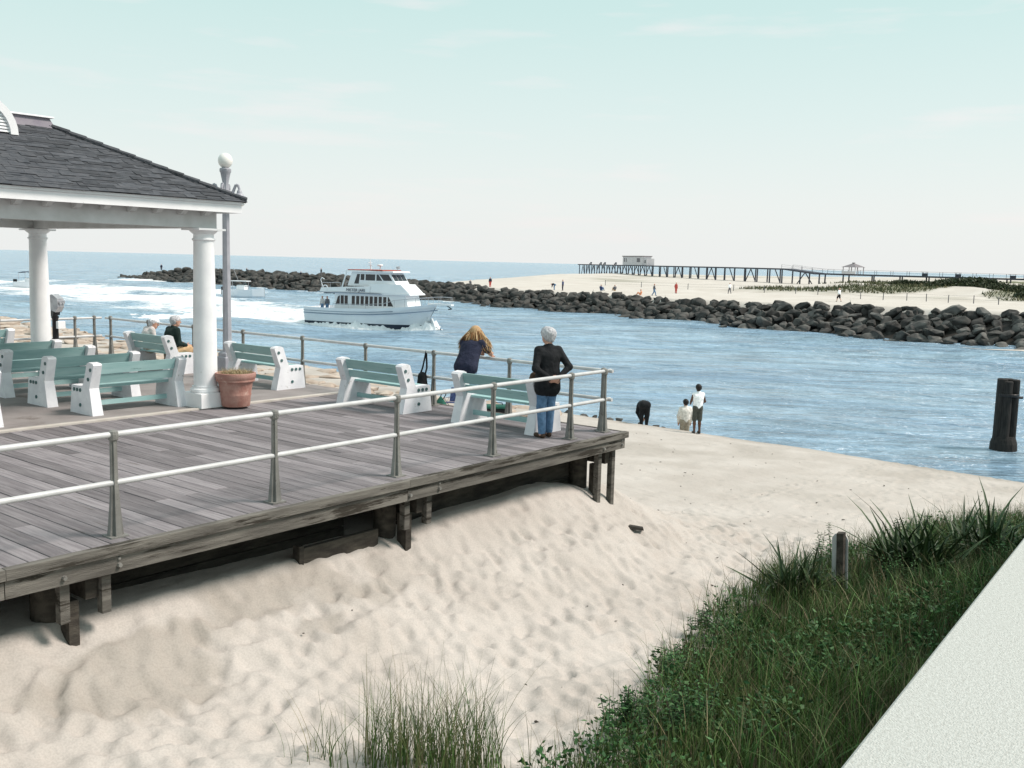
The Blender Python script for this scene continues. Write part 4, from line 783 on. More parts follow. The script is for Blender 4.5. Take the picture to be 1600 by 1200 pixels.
# foam thrown up by hull
mat('foam', (.86, .88, .89), (.78, .81, .84), 2, .85, .6, 6)
def sheet(name, label, U, V_, fn):
    u, v = np.meshgrid(U, V_, indexing='ij'); P = fn(u, v); nu, nv = u.shape; ix = np.arange(nu * nv).reshape(nu, nv); F = np.stack([ix[:-1, :-1], ix[1:, :-1], ix[1:, 1:], ix[:-1, 1:]], -1).reshape(-1, 4); return P.reshape(-1, 3), F
def bowfn(sg):
    def f(u, v):
        bw_ = np.interp(u, [s_[0] for s_ in ST], [s_[2] for s_ in ST]) * np.where(u > 12.8, np.clip(1 - (u - 12.8) / 2.2, 0, 1), 1); A_ = np.interp(u, [0, 3, 6, 8, 9.8, 10.4, 11.6, 12.4, 13.2, 14.2, 15.4], [.25, .3, .6, .75, .5, .15, .1, .6, 1.2, 1.2, .3])
        y = bw_ - .25 + v * np.interp(u, [0, 8, 12, 14, 15.4], [1.2, 1.5, 1.0, 1.6, 1.6]); z = A_ * (1 - v) ** .9 * (.75 + .9 * fbm(u * 2.2, y * 2.2 + sg, 4, 5)) - .35 * v + .22 * fbm(u * 5, y * 5 + sg * 3, 3, 9)
        return np.stack([u - .8, sg * y, z], -1)
    return f
Vs, Fs, k = [], [], 0
for sg in (-1, 1):
    V, F = sheet('', '', np.linspace(.2, 15.4, 240), np.linspace(0, 1, 22), bowfn(sg)); Vs.append(V); Fs.append((F if sg > 0 else F[:, ::-1]) + k); k += len(V)
fo_ = npmesh('bow_spray', np.concatenate(Vs), np.concatenate(Fs), 'foam', smooth=True); fo_.location = bt.location; fo_.rotation_euler = bt.rotation_euler; tag(fo_, 'white spray and bow wave along the passenger boat hull', kind='stuff')
def wakefn(u, v):
    w_ = 2.2 + (-u) * .2; y = v * w_; z = (.55 * np.exp(u / 13) + .22) * (1 - np.abs(v) ** 3) * (.35 + 1.5 * fbm(u * .55, y * .8, 5, 13)) + .10 * fbm(u * 4, y * 4, 3, 15) - .12 - .9 * np.abs(v) ** 8 - .9 * sst(-26, -34, u)
    return np.stack([u, y, z], -1)
V, F = sheet('', '', np.linspace(-34, .6, 260), np.linspace(-1, 1, 60), wakefn); fo_ = npmesh('wake_foam', V, F, 'foam', smooth=True); fo_.location = bt.location; fo_.rotation_euler = bt.rotation_euler; tag(fo_, 'churned white wake trailing behind the passenger boat', kind='stuff')
# ---- small boats
def motorboat(label, loc, hd, canopy, sc=1.0):
    o = thing('motorboat', label, 'boat', loc, hd, 'small motorboats in the inlet mouth'); o.scale = (sc,) * 3
    mb = MB(); S_ = [(0, 1.1, .95), (2.5, 1.15, 1.0), (4.5, .85, 1.15), (6, .05, 1.3)]
    for sg in (-1, 1):
        k0 = len(mb.v)
        for x, b_, z in S_: mb.v += [(x, sg * b_ * .6, -.4), (x, sg * b_ * .9, .2), (x, sg * b_, z)]
        for i in range(3):
            for j in range(2): q = [k0 + i * 3 + j, k0 + i * 3 + 3 + j, k0 + i * 3 + 4 + j, k0 + i * 3 + 1 + j]; mb.f.append(tuple(q if sg < 0 else q[::-1])); mb.mi.append(0)
    mb.f += [(0, 1, 2, 14, 13, 12)]; mb.mi.append(0)
    for i in range(3): mb.f.append((i * 3 + 2, i * 3 + 5, 12 + i * 3 + 5, 12 + i * 3 + 2)); mb.mi.append(0)
    mb.build('hull', 'boat_hull', o, False)
    MB().box(2, 3.2, -.55, .55, .9, 1.7, 0, .1).build('console', 'boat_white', o, False); MB().add([(3.2, -.5, 1.5), (3.2, .5, 1.5), (2.9, .5, 2.05), (2.9, -.5, 2.05), (3.23, -.5, 1.5), (3.23, .5, 1.5), (2.93, .5, 2.05), (2.93, -.5, 2.05)], [(3, 2, 1, 0), (4, 5, 6, 7), (0, 1, 5, 4), (1, 2, 6, 5), (2, 3, 7, 6), (3, 0, 4, 7)]).build('windscreen', 'window_glass', o, False)
    if canopy:
        mb = MB()
        for i in range(8):
            x0, x1 = 1 + i * .31, 1 + (i + 1) * .31; f = lambda x: 2.55 + .22 * math.cos((x - 2.24) * 1.2); mb.add([(x0, -1, f(x0)), (x1, -1, f(x1)), (x1, 1, f(x1)), (x0, 1, f(x0)), (x0, -1, f(x0) + .06), (x1, -1, f(x1) + .06), (x1, 1, f(x1) + .06), (x0, 1, f(x0) + .06)], [(3, 2, 1, 0), (4, 5, 6, 7), (0, 1, 5, 4), (1, 2, 6, 5), (2, 3, 7, 6), (3, 0, 4, 7)])
        mb.build('canopy', 'navy_cloth', o, False)
        for x in (1.1, 3.3):
            for y in (-.95, .95): MB().tube((x, y, .9), (x, y, 2.55), .03, .03, 6).build('canopy_pole', 'silver', o, False)
    else: MB().box(1.2, 3.6, -.7, .7, 2.2, 2.3, 0, .02).build('hard_top', 'boat_white', o, False); MB().tube((1.4, -.5, 1), (1.4, -.5, 2.2), .04, .04, 6).build('top_pole', 'silver', o, False); MB().tube((3.3, .5, 1), (3.3, .5, 2.2), .04, .04, 6).build('top_pole', 'silver', o, False); MB().tube((2, 0, 2.3), (1.2, 0, 4.2), .03, .02, 5).build('antenna', 'silver', o, False)
    MB().box(-.5, -.01, -.25, .25, .3, 1.4, 0, .08).build('outboard', 'black_metal', o, False); return o
motorboat('small motorboat with a dark canopy at the far left', (70.3, 174.4, WZ), R(-58), True, 1.0)
motorboat('white motorboat half hidden behind the column and lamp post', (82.6, 128.2, WZ), R(-62), False, 1.15)
motorboat('tiny distant boat near the horizon left of the column', (276, 718, WZ), R(200), False, 1.5)
# ================================================================ people
def sdf_mesh(bones, h, k=.03):
    P = np.array([b_[0] for b_ in bones] + [b_[1] for b_ in bones]); rm = max(max(b_[2], b_[3]) for b_ in bones); lo = P.min(0) - rm - 2.5 * h; hi = P.max(0) + rm + 2.5 * h
    n3 = np.ceil((hi - lo) / h).astype(int) + 1; D = np.full(n3, 9., np.float32); Dr = np.full(n3, 9., np.float32); Lb = np.zeros(n3, np.int16)
    ax = [lo[i] + h * np.arange(n3[i]) for i in range(3)]
    for a_, b_, ra, rb, mi in bones:
        a_ = np.array(a_, float); b_ = np.array(b_, float); mg = max(ra, rb) + .06 + 2 * h; i0 = np.clip(np.floor((np.minimum(a_, b_) - mg - lo) / h).astype(int), 0, n3 - 1); i1 = np.clip(np.ceil((np.maximum(a_, b_) + mg - lo) / h).astype(int) + 1, 1, n3)
        S = tuple(slice(i0[i], i1[i]) for i in range(3)); X, Y, Z = np.meshgrid(*[ax[i][S[i]] for i in range(3)], indexing='ij'); ba = b_ - a_; L2 = max(ba @ ba, 1e-9)
        t_ = np.clip(((X - a_[0]) * ba[0] + (Y - a_[1]) * ba[1] + (Z - a_[2]) * ba[2]) / L2, 0, 1); d = np.sqrt((X - a_[0] - t_ * ba[0]) ** 2 + (Y - a_[1] - t_ * ba[1]) ** 2 + (Z - a_[2] - t_ * ba[2]) ** 2) - (ra + (rb - ra) * t_)
        kk = min(k, .8 * min(ra, rb)); o_ = D[S]; hh_ = np.maximum(kk - np.abs(o_ - d), 0) / kk; D[S] = np.minimum(o_, d) - hh_ * hh_ * kk / 4
        q = d < Dr[S]; Lb[S] = np.where(q, mi, Lb[S]); Dr[S] = np.minimum(Dr[S], d)
    s_ = D < 0; n0, n1, n2 = n3
    def cor(A, i, j, l_): return A[i:n0 - 1 + i, j:n1 - 1 + j, l_:n2 - 1 + l_]
    cs = [(i, j, l_) for i in (0, 1) for j in (0, 1) for l_ in (0, 1)]; cnt_ = sum(cor(s_, *c_).astype(int) for c_ in cs); act = (cnt_ > 0) & (cnt_ < 8); ci = np.argwhere(act); idx = np.full(act.shape, -1); idx[act] = np.arange(len(ci))
    acc = np.zeros((len(ci), 3)); nn = np.zeros(len(ci))
    for c1 in cs:
        for a__ in range(3):
            if c1[a__]: continue
            c2 = list(c1); c2[a__] = 1; d1 = D[tuple((ci + c1).T)]; d2 = D[tuple((ci + c2).T)]; x_ = (d1 < 0) != (d2 < 0); t_ = np.where(x_, d1 / np.where(x_, d1 - d2, 1), 0)
            p = np.tile(np.array(c1, float), (len(ci), 1)); p[:, a__] += t_; acc[x_] += p[x_]; nn += x_
    V = lo + h * (ci + acc / np.maximum(nn, 1)[:, None]); FF = []; ML = []
    for a__ in range(3):
        b__, c__ = (a__ + 1) % 3, (a__ + 2) % 3; sl1 = [slice(None)] * 3; sl2 = [slice(None)] * 3; sl1[a__] = slice(0, -1); sl2[a__] = slice(1, None); x_ = s_[tuple(sl1)] != s_[tuple(sl2)]; e_ = np.argwhere(x_); e_ = e_[(e_[:, b__] > 0) & (e_[:, c__] > 0) & (e_[:, b__] < n3[b__] - 1) & (e_[:, c__] < n3[c__] - 1)]
        ob = np.zeros(3, int); ob[b__] = 1; oc = np.zeros(3, int); oc[c__] = 1; q = [idx[tuple((e_ - ob - oc).T)], idx[tuple((e_ - oc).T)], idx[tuple(e_.T)], idx[tuple((e_ - ob).T)]]; q = np.stack(q, 1); ins = s_[tuple(e_.T)]; q[~ins] = q[~ins][:, ::-1]; FF.append(q); ML.append(Lb[tuple(e_.T)])
    return V, np.concatenate(FF), np.concatenate(ML)
BASE = dict(pel=(0, 0, .94), chest=(0, 0, 1.29), neck=(-.01, 0, 1.46), head=(.015, 0, 1.615), shL=(0, .175, 1.395), shR=(0, -.175, 1.395), elL=(-.03, .235, 1.12), elR=(-.03, -.235, 1.12), wrL=(.05, .24, .88), wrR=(.05, -.24, .88), hiL=(0, .085, .91), hiR=(0, -.085, .91), knL=(.03, .095, .49), knR=(.03, -.095, .49), anL=(0, .095, .085), anR=(0, -.095, .085), hf=(1, 0, 0))
def V3(p): return np.array(p, float)
def person(label, loc, rz, J=None, top='black_cloth', bottom='denim', skin='skin', shoe='black_metal', hair='hair_black', sleeve=1., leg=1., h=.011, scale=1., fat=1., fingers=True, group=None, coat=0, cap=None, name='person', hairkind='short'):
    j = dict(BASE); j.update(J or {}); j = {k_: V3(v) for k_, v in j.items()}
    mats = [skin, top, bottom, shoe, hair, 'eye', cap or hair]; B = []
    def add(a_, b_, ra, rb, m): B.append((a_, b_, ra, rb, m))
    SK, TP, BT, SH, HR, EY, CP = range(7); f = fat
    pel, ch, nk, hd = j['pel'], j['chest'], j['neck'], j['head']; lat = (j['shL'] - j['shR']); lat = lat / np.linalg.norm(lat); hl = (j['hiL'] - j['hiR']); hl = hl / np.linalg.norm(hl)
    hem = pel + (pel - ch) / np.linalg.norm(pel - ch) * (coat + .0)
    for s_ in (-1, 1):
        add(pel + hl * s_ * .065, pel + hl * s_ * .065 - (ch - pel) * .12, .115 * f, .118 * f, BT); add(pel + hl * s_ * .06 + (ch - pel) * .25, ch + lat * s_ * .075, .112 * f, .118 * f, TP)
        if coat: add(hem + hl * s_ * .075, pel + hl * s_ * .065 + (ch - pel) * .3, .132 * f, .122 * f, TP)
    add(pel + (ch - pel) * .1, ch, .125 * f, .135 * f, TP)
    add(ch + (nk - ch) * .35 + lat * .13, ch + (nk - ch) * .35 - lat * .13, .085 * f, .085 * f, TP); add(ch + (nk - ch) * .6, nk + (hd - nk) * .35, .062, .055, SK); add(ch + (nk - ch) * .55, nk + (hd - nk) * .02, .075, .06, TP)
    for s_, S in ((1, 'L'), (-1, 'R')): add(nk - (nk - ch) * .12, j['sh' + S] + (nk - ch) * .02, .055, .055, TP)
    for s_, S in ((1, 'L'), (-1, 'R')):
        sh, el, wr = j['sh' + S], j['el' + S], j['wr' + S]; hi, kn, an = j['hi' + S], j['kn' + S], j['an' + S]
        if sleeve >= 1: add(sh, el, .062 * f, .05 * f, TP); add(el, el + (wr - el) * .93, .05 * f, .04, TP); add(el + (wr - el) * .9, wr, .03, .027, SK)
        elif sleeve > 0: add(sh, sh + (el - sh) * sleeve, .064 * f, .062 * f, TP); add(sh + (el - sh) * sleeve, el, .045, .038, SK); add(el, wr, .04, .027, SK)
        else: add(sh, el, .05, .04, SK); add(el, wr, .04, .027, SK)
        hv = j.get('hd' + S); hv = (wr - el) if hv is None else hv; hv = hv / np.linalg.norm(hv); side = j.get('pn' + S); side = (np.cross(hv, (0, 1, 0)) if side is None else side); side = side / (np.linalg.norm(side) + 1e-9); nrm_ = np.cross(hv, side)
        if fingers:
            for q in (-.022, .0, .022): add(wr + side * q * .6, wr + hv * .075 + side * q, .016, .015, SK)
            for i_, (q, ln) in enumerate(((-.033, .062), (-.011, .075), (.011, .08), (.033, .07))):
                p0 = wr + hv * .08 + side * q; p1 = p0 + hv * ln * .55 + nrm_ * .012; p2 = p1 + hv * ln * .3 + nrm_ * .03; add(p0, p1, .0105, .0095, SK); add(p1, p2, .0095, .008, SK)
            p0 = wr + hv * .02 + side * .03; p1 = p0 + hv * .035 + side * .032; add(p0, p1, .013, .011, SK); add(p1, p1 + hv * .03 + nrm_ * .01, .011, .009, SK)
        else: add(wr, wr + hv * .13, .034, .026, SK)
        if leg >= 1: add(hi, kn, .092 * f, .07 * f, BT); add(kn, kn + (an - kn) * .93, .07 * f, .062, BT)
        else:
            e_ = hi + (kn - hi) * min(1, leg * 2); add(hi, e_, .095 * f, .088 * f, BT); add(e_, kn, .065, .052, SK) if leg < .5 else None; add(kn, kn + (an - kn) * .35, .052, .056, SK); add(kn + (an - kn) * .35, an, .056, .036, SK)
        hf_ = j.get('ft' + S); hf_ = V3((1, 0, 0)) if hf_ is None else hf_; add(an, an - V3((0, 0, .03)), .04, .04, SK); fz = V3((0, 0, -.05)); add(an + fz - hf_ * .04, an + fz + hf_ * .15, .036, .032, SH); add(an + fz + hf_ * .08, an + fz + hf_ * .17 - V3((0, 0, .008)), .038, .026, SH)
    hf = j['hf'] / np.linalg.norm(j['hf']); hu = hd - nk; hu = hu / np.linalg.norm(hu); hu = hu - hf * (hu @ hf); hu = hu / np.linalg.norm(hu); hs = np.cross(hu, hf)
    add(hd - hu * .045 + hf * .02, hd + hu * .035, .07, .088, SK); add(hd + hf * .035 - hu * .075, hd + hf * .01, .048, .08, SK); add(hd - hf * .03 + hu * .03, hd + hf * .02 + hu * .035, .085, .085, SK)
    add(hd + hf * .095 + hu * .0, hd + hf * .115 - hu * .025, .012, .015, SK)
    for s_ in (-1, 1): add(hd + hs * s_ * .085 + hu * .012, hd + hs * s_ * .09 - hu * .022, .018, .014, SK); add(hd + hs * s_ * .034 + hf * .088 + hu * .012, hd + hs * s_ * .034 + hf * .09 + hu * .012, .011, .011, EY)
    add(hd + hf * .088 - hu * .062 + hs * .02, hd + hf * .088 - hu * .062 - hs * .02, .009, .009, EY)
    HB = []
    if hairkind in ('short', 'thick'):
        e_ = .010 if hairkind == 'short' else .019
        HB += [(hd - hf * .035 + hu * .035, hd + hf * .025 + hu * .05, .088 + e_, .08 + e_, 0), (hd - hf * .05 - hu * .03, hd - hf * .04 + hu * .02, .058 + e_, .075 + e_, 0)]
        for s_ in (-1, 1): HB.append((hd + hs * s_ * .06 - hf * .03 - hu * .02, hd + hs * s_ * .055 + hu * .03, .032 + e_ * .6, .045 + e_ * .6, 0))
    root = bpy.data.objects.new(name, None) if False else None
    Vv, F, Mi = sdf_mesh(B, h)
    Mr = np.array(Matrix.Rotation(rz, 3, 'Z')); o = npmesh(name, Vv * scale, F, mats, smooth=True); o.data.polygons.foreach_set('material_index', Mi.astype(np.int32)); o.location = loc; o.rotation_euler = (0, 0, rz)
    tag(o, label, 'person', group)
    if cap:
        CB = [(hd - hf * .03 + hu * .045, hd + hf * .02 + hu * .055, .1, .096, 0)]; 
        for q in (-.05, 0, .05): CB.append((hd + hf * .08 + hu * .05 + hs * q, hd + hf * .175 + hu * .035 + hs * q * .8, .014, .011, 0))
        Vc, Fc, _ = sdf_mesh(CB, h); npmesh('cap', Vc * scale, Fc, cap, o, smooth=True)
    if HB: Vc, Fc, _ = sdf_mesh(HB, h); Vc = Vc + (rng.normal(0, .0022, Vc.shape) + (.003) * np.sin(Vc[:, [1, 2, 0]] * 95) * np.cos(Vc[:, [2, 0, 1]] * 60)) * (h < .02); npmesh('hair', Vc * scale, Fc, hair, o, smooth=True)
    o['_hd'] = 0; del o['_hd']
    return o, j, (hf, hu, hs)
# ---- standing person at the near rail, hands clasped behind the back
person('white-haired person in black jacket and jeans, hands clasped behind back', (-1.04, .37, .004), R(64),
       dict(head=(.03, .0, 1.62), hf=(.96, .28, 0), elL=(-.10, .27, 1.12), elR=(-.15, -.30, 1.14), wrL=(-.205, .06, .965), wrR=(-.20, -.08, .965), hdL=(-.15, -1, -.25), hdR=(-.1, 1, -.25), pnL=(-.2, 0, 1), pnR=(-.2, 0, 1), anL=(-.02, .085, .085), anR=(.05, -.075, .085), knL=(.01, .09, .49), knR=(.05, -.085, .49), ftL=(.97, .2, 0), ftR=(.98, -.15, 0)),
       'black_cloth', 'denim', 'skin', 'sandal', 'hair_white', coat=.14, h=.009, fat=1.1, scale=.985, hairkind='thick')
# ---- blond woman leaning on the end rail
wo_, wj, (hf, hu, hs) = person('long-haired blond person in navy shirt leaning on the rail', (-.34, 2.66, .004), R(16),
       dict(pel=(-.02, 0, .92), chest=(.17, 0, 1.19), neck=(.27, 0, 1.32), head=(.34, 0, 1.44), hf=(.9, .12, -.35), shL=(.2, .17, 1.28), shR=(.2, -.17, 1.28), elL=(.42, .26, 1.09), elR=(.40, -.27, 1.085), wrL=(.50, .04, 1.075), wrR=(.60, -.20, 1.06), hdR=(.8, .2, -.55), hiL=(-.02, .09, .88), hiR=(-.02, -.09, .88), knL=(.02, .1, .47), knR=(.0, -.1, .47), anL=(-.03, .1, .085), anR=(-.12, -.1, .085)),
       'navy_cloth', 'shorts_blue', 'skin', 'sandal', 'hair_blond', sleeve=.62, leg=.4, h=.009, fat=1.1, hairkind='none', coat=.06)
Vc, Fc, _ = sdf_mesh([(wj['head'] - hf * .03 + hu * .03, wj['head'] + hf * .035 + hu * .045, .104, .092, 0), (wj['head'] - hf * .05 - hu * .05, wj['head'] - hf * .04 + hu * .02, .085, .092, 0)], .01)
npmesh('hair', Vc, Fc, 'hair_blond', wo_, smooth=True)
hd = wj['head']; n_ = 520; rs = np.random.default_rng(8); VV, FF, k = [], [], 0
for i in range(n_):
    u_ = rs.uniform(-1, 1); ph = rs.uniform(-1.75, 1.75); back = -hf * math.cos(ph) + hs * math.sin(ph); top_ = hd + hu * .1 + (-hf * .02 + hs * .03 * np.sign(math.sin(ph))); p1 = hd + back * .107 + hu * rs.uniform(.0, .06); spread = 1.45 + .5 * abs(math.sin(ph)); dn = V3((0, 0, -1)); ln = rs.uniform(.24, .38)
    p2 = hd + back * .125 * spread + dn * ln * .5 + rs.normal(0, .012, 3); p3 = hd + back * .14 * spread * 1.12 + dn * ln * .95 + rs.normal(0, .02, 3) + hf * .02; P = [top_, p1, p2, p3]; r_ = [.006, .010, .009, .002]
    for a_ in range(4):
        t_ = np.cross(P[min(a_ + 1, 3)] - P[max(a_ - 1, 0)], back); t_ = t_ / (np.linalg.norm(t_) + 1e-9); VV += [P[a_] - t_ * r_[a_], P[a_] + t_ * r_[a_], P[a_] + back * r_[a_]]
    for a_ in range(3):
        for b_ in range(3): FF.append((k + a_ * 3 + b_, k + a_ * 3 + (b_ + 1) % 3, k + a_ * 3 + 3 + (b_ + 1) % 3, k + a_ * 3 + 3 + b_))
    k += 12
c_ = np.repeat(np.array([(.20, .10, .045), (.42, .26, .13), (.58, .42, .25), (.30, .17, .08), (.13, .07, .035)])[rs.integers(0, 5, n_)], 12, 0)
npmesh('hair', np.array(VV), np.array(FF), 'straw', wo_, smooth=True, col=c_)
# ---- two people sitting on the bench
SIT = dict(pel=(0, 0, .53), chest=(-.03, 0, .82), neck=(.02, 0, .99), head=(.08, 0, 1.10), shL=(-.01, .17, .93), shR=(-.01, -.17, .93), elL=(.02, .24, .68), elR=(.02, -.24, .68), wrL=(.24, .15, .62), wrR=(.24, -.15, .62), hiL=(.02, .09, .52), hiR=(.02, -.09, .52), knL=(.44, .11, .50), knR=(.44, -.11, .50), anL=(.46, .11, .095), anR=(.46, -.11, .095))
person('seated person in pale shirt and white cap on the bench', (-.70, 12.22, .02), R(-8), dict(SIT, hf=(.8, -.55, -.12), head=(.1, -.01, 1.06), neck=(.04, 0, .96)), 'pale_cloth', 'khaki', 'skin', 'sandal', 'hair_white', cap='white_cloth', h=.012, fat=1.05, fingers=True, sleeve=1)
person('seated person in dark green jacket with white hair on the bench', (-.62, 11.38, .02), R(-5), dict(SIT, head=(.07, 0, 1.16), neck=(.02, 0, 1.03), chest=(-.02, 0, .86), shL=(0, .185, .97), shR=(0, -.185, .97), hf=(.95, -.3, -.05)), 'green_black', 'tan_cloth', 'skin', 'sandal', 'hair_white', h=.012, fat=1.2, leg=.35)
# ---- three on the sand by the water
def zb(x, y): return float(hbeach(np.array([x]), np.array([y]))[0])
person('person in white tank top and dark shorts standing at the water', (18.0, 7.75, zb(18.0, 7.75)), R(48), dict(elL=(.02, .25, 1.13), elR=(.05, -.27, 1.13), wrL=(.2, .2, 1.05), wrR=(.25, -.26, 1.04)), 'white_cloth', 'dark_khaki', 'skin_dark', 'black_metal', 'hair_black', sleeve=0, leg=.48, h=.014, fingers=False, scale=1.02)
person('person in cream shirt standing lower behind the sand edge', (18.95, 8.75, -3.92), R(45), dict(elL=(-.02, .27, 1.12), elR=(-.02, -.27, 1.12)), 'cream_cloth', 'khaki', 'skin', 'sandal', 'hair_black', h=.014, fingers=False, fat=1.2, scale=1.0)
person('person in black bent double at the water edge', (18.6, 10.3, zb(18.3, 10.3) - .12), R(40), dict(pel=(-.05, 0, .84), chest=(.28, 0, .80), neck=(.44, 0, .72), head=(.5, 0, .62), hf=(.4, 0, -.9), shL=(.38, .17, .74), shR=(.38, -.17, .74), elL=(.45, .2, .48), elR=(.45, -.2, .48), wrL=(.5, .1, .25), wrR=(.5, -.1, .25), hiL=(-.05, .09, .84), hiR=(-.05, -.09, .84), knL=(.02, .11, .46), knR=(.02, -.11, .46)), 'black_cloth', 'black_cloth', 'skin', 'black_metal', 'hair_black', h=.014, fingers=False, fat=1.35)
# ---- tiny figures
WALK = dict(knL=(.18, .09, .5), anL=(.25, .09, .1), knR=(-.05, -.09, .5), anR=(-.3, -.09, .12), elL=(-.12, .24, 1.15), wrL=(-.1, .25, .92), elR=(.1, -.24, 1.15), wrR=(.22, -.22, .95))
BEND = dict(pel=(-.1, 0, .88), chest=(.22, 0, .98), neck=(.38, 0, 1.0), head=(.5, 0, .98), shL=(.3, .17, 1.0), shR=(.3, -.17, 1.0), elL=(.35, .2, .74), elR=(.35, -.2, .74), wrL=(.4, .15, .5), wrR=(.4, -.15, .5))
SITG = dict(pel=(0, 0, .14), chest=(-.1, 0, .45), neck=(-.08, 0, .62), head=(-.04, 0, .76), shL=(-.1, .17, .56), shR=(-.1, -.17, .56), elL=(0, .24, .36), elR=(0, -.24, .36), wrL=(.25, .15, .38), wrR=(.25, -.15, .38), hiL=(.03, .09, .14), hiR=(.03, -.09, .14), knL=(.36, .12, .42), knR=(.36, -.12, .42), anL=(.58, .12, .08), anR=(.58, -.12, .08))
FP = [((123.7, 116.1), SITG, 'navy_cloth', 'navy_cloth', 'dark figure sitting on the far sand just right of the passenger boat', 0), ((148.5, 132.8), SITG, 'grey_cloth', 'grey_cloth', 'distant dark figure reclining on the far beach beside a pale mat', .5), ((115.6, 99.5), {}, 'navy_cloth', 'red_cloth', 'lone standing figure in dark clothes on the jetty crest, mid beach', 1), ((114.1, 84.8), BEND, 'navy_cloth', 'denim', 'stooping figure, left of a pair on far beach', 2), ((112.8, 82.2), {}, 'blue_cloth', 'navy_cloth', 'upright dark figure, right of a pair on far beach', 2.5), ((106.4, 70.7), SITG, 'blue_cloth', 'denim', 'figure in blue sitting on the top boulders of jetty', 0), ((108.3, 69.6), SITG, 'grey_cloth', 'tan_cloth', 'small grey figure crouching on the jetty top', 1), ((108.8, 65.5), SITG, 'orange_cloth', 'orange_cloth', 'small figure in orange on the far sand', 2), ((108.7, 63.2), WALK, 'grey_cloth', 'denim', 'walking figure in dark grey striding on far sand', -1), ((122.1, 67.2), {}, 'red_cloth', 'red_cloth', 'standing figure in red on the far beach', 0), ((131.2, 62.6), WALK, 'white_cloth', 'grey_cloth', 'distant small pale figure walking near the sand fence', 1), ((109.5, 36.8), WALK, 'white_cloth', 'black_cloth', 'walker in white shirt and black shorts above the boulders', 1.2)]
for (p, J, tp, bt_, lb, rz) in FP: person(lb, (p[0], p[1], zfar(*p) - .02 + (.55 if 'jetty top' in lb or 'top boulders' in lb else 0)), rz, J, tp, bt_, h=.04, fingers=False, fat=1.15, hairkind='none', leg=.5 if 'shorts' in lb else 1)
for (p, J, tp, lb, rz) in (((129, 222, -1.9), {}, 'navy_cloth', 'tiny angler standing alone near the jetty tip', 1), ((127, 183, -1.1), SITG, 'grey_cloth', 'tiny figure on the outer jetty just right of the column', 0), ((122.5, 158, -1.3), SITG, 'navy_cloth', 'tiny dark figure sitting on the outer jetty, left of a pair', 0), ((122.5, 151.5, -1.3), {}, 'black_cloth', 'tiny dark figure standing on the outer jetty left of the boat', 2)):
    person(lb, p, rz, J, tp, 'grey_cloth', h=.05, fingers=False, fat=1.2, hairkind='none')
mbt = Matrix.Translation(bt.location) @ Matrix.Rotation(HD, 4, 'Z')
for (x, y, tp, lb) in ((1.9, -1.7, 'pale_cloth', 'passenger in pale shirt at the stern rail, left of two'), (2.5, -1.7, 'grey_cloth', 'passenger in grey at the stern rail, right of two')):
    q = mbt @ Vector((x, y, 1.14)); person(lb, q, HD - 1.5, {}, tp, 'denim', h=.035, fingers=False, hairkind='none', hair='hair_black')
# ================================================================ beach gear beyond the railing
def lump(bones, h=.012): return sdf_mesh([(V3(a_), V3(b_), ra, rb, 0) for a_, b_, ra, rb in bones], h, .05)
z = zb(13.3, 15.9); g1 = thing('gear_bag', 'dark green drawstring bag on the sand beside the railing post', 'bag', (13.3, 15.9, z))
V, F, _ = lump([((0, 0, .12), (0, 0, .3), .18, .15), ((0, .06, .1), (.05, -.05, .16), .17, .16), ((0, 0, .36), (0, 0, .45), .07, .06)], .02); npmesh('body', V, F, 'bag_green', g1, smooth=True); MB().path([(0, -.1, .4), (.05, -.22, .6), (0, -.1, .72), (0, .05, .42)], .018, 6).build('strap', 'black_cloth', g1, False)
z = zb(14.5, 16.3); g2 = thing('beach_chair', 'navy folding beach chair standing on the sand beyond the railing', 'chair', (14.5, 16.3, z), R(200))
MB().add([(.25, -.28, .2), (.25, .28, .2), (-.2, .28, .16), (-.2, -.28, .16), (.25, -.28, .23), (.25, .28, .23), (-.2, .28, .19), (-.2, -.28, .19)], [(3, 2, 1, 0), (4, 5, 6, 7), (0, 1, 5, 4), (1, 2, 6, 5), (2, 3, 7, 6), (3, 0, 4, 7)]).build('seat', 'blue_cloth', g2, False)
MB().add([(-.2, -.28, .2), (-.2, .28, .2), (-.36, .28, .72), (-.36, -.28, .72), (-.23, -.28, .2), (-.23, .28, .2), (-.39, .28, .72), (-.39, -.28, .72)], [(3, 2, 1, 0), (4, 5, 6, 7), (0, 1, 5, 4), (1, 2, 6, 5), (2, 3, 7, 6), (3, 0, 4, 7)]).build('backrest', 'blue_cloth', g2, False)
for y in (-.3, .3):
    for a_, b_ in (((.25, y, 0), (-.2, y, .35)), ((-.25, y, 0), (.25, y, .35))): MB().tube(a_, b_, .014, .014, 6).build('leg', 'silver', g2, False)
    MB().tube((-.25, y, .36), (.27, y, .38), .02, .02, 6).build('armrest', 'silver', g2, False)
z = zb(13.9, 13.6); g3 = thing('gear_box', 'dark box with a green lid on the sand, behind the corner bench', 'box', (13.9, 13.6, z), R(-50))
MB().box(-.45, .45, -.25, .25, 0, .34, 0, .02).build('body', 'black_cloth', g3, False); MB().box(-.47, .47, -.27, .27, .342, .44, 0, .04).build('lid', 'bag_green', g3, False); MB().path([(-.15, 0, .44), (-.12, 0, .52), (.12, 0, .52), (.15, 0, .44)], .018, 6).build('handle', 'black_metal', g3, False)
g5 = thing('folded_towel', 'tan folded towel heaped beside the dark green-lidded box', 'towel', (13.1, 12.9, zb(13.1, 12.9)), R(20)); V, F, _ = lump([((-.2, 0, .08), (.2, .05, .08), .1, .1), ((-.1, -.05, .16), (.12, 0, .2), .08, .06)], .02); npmesh('cloth', V, F, 'tan_cloth', g5, smooth=True)
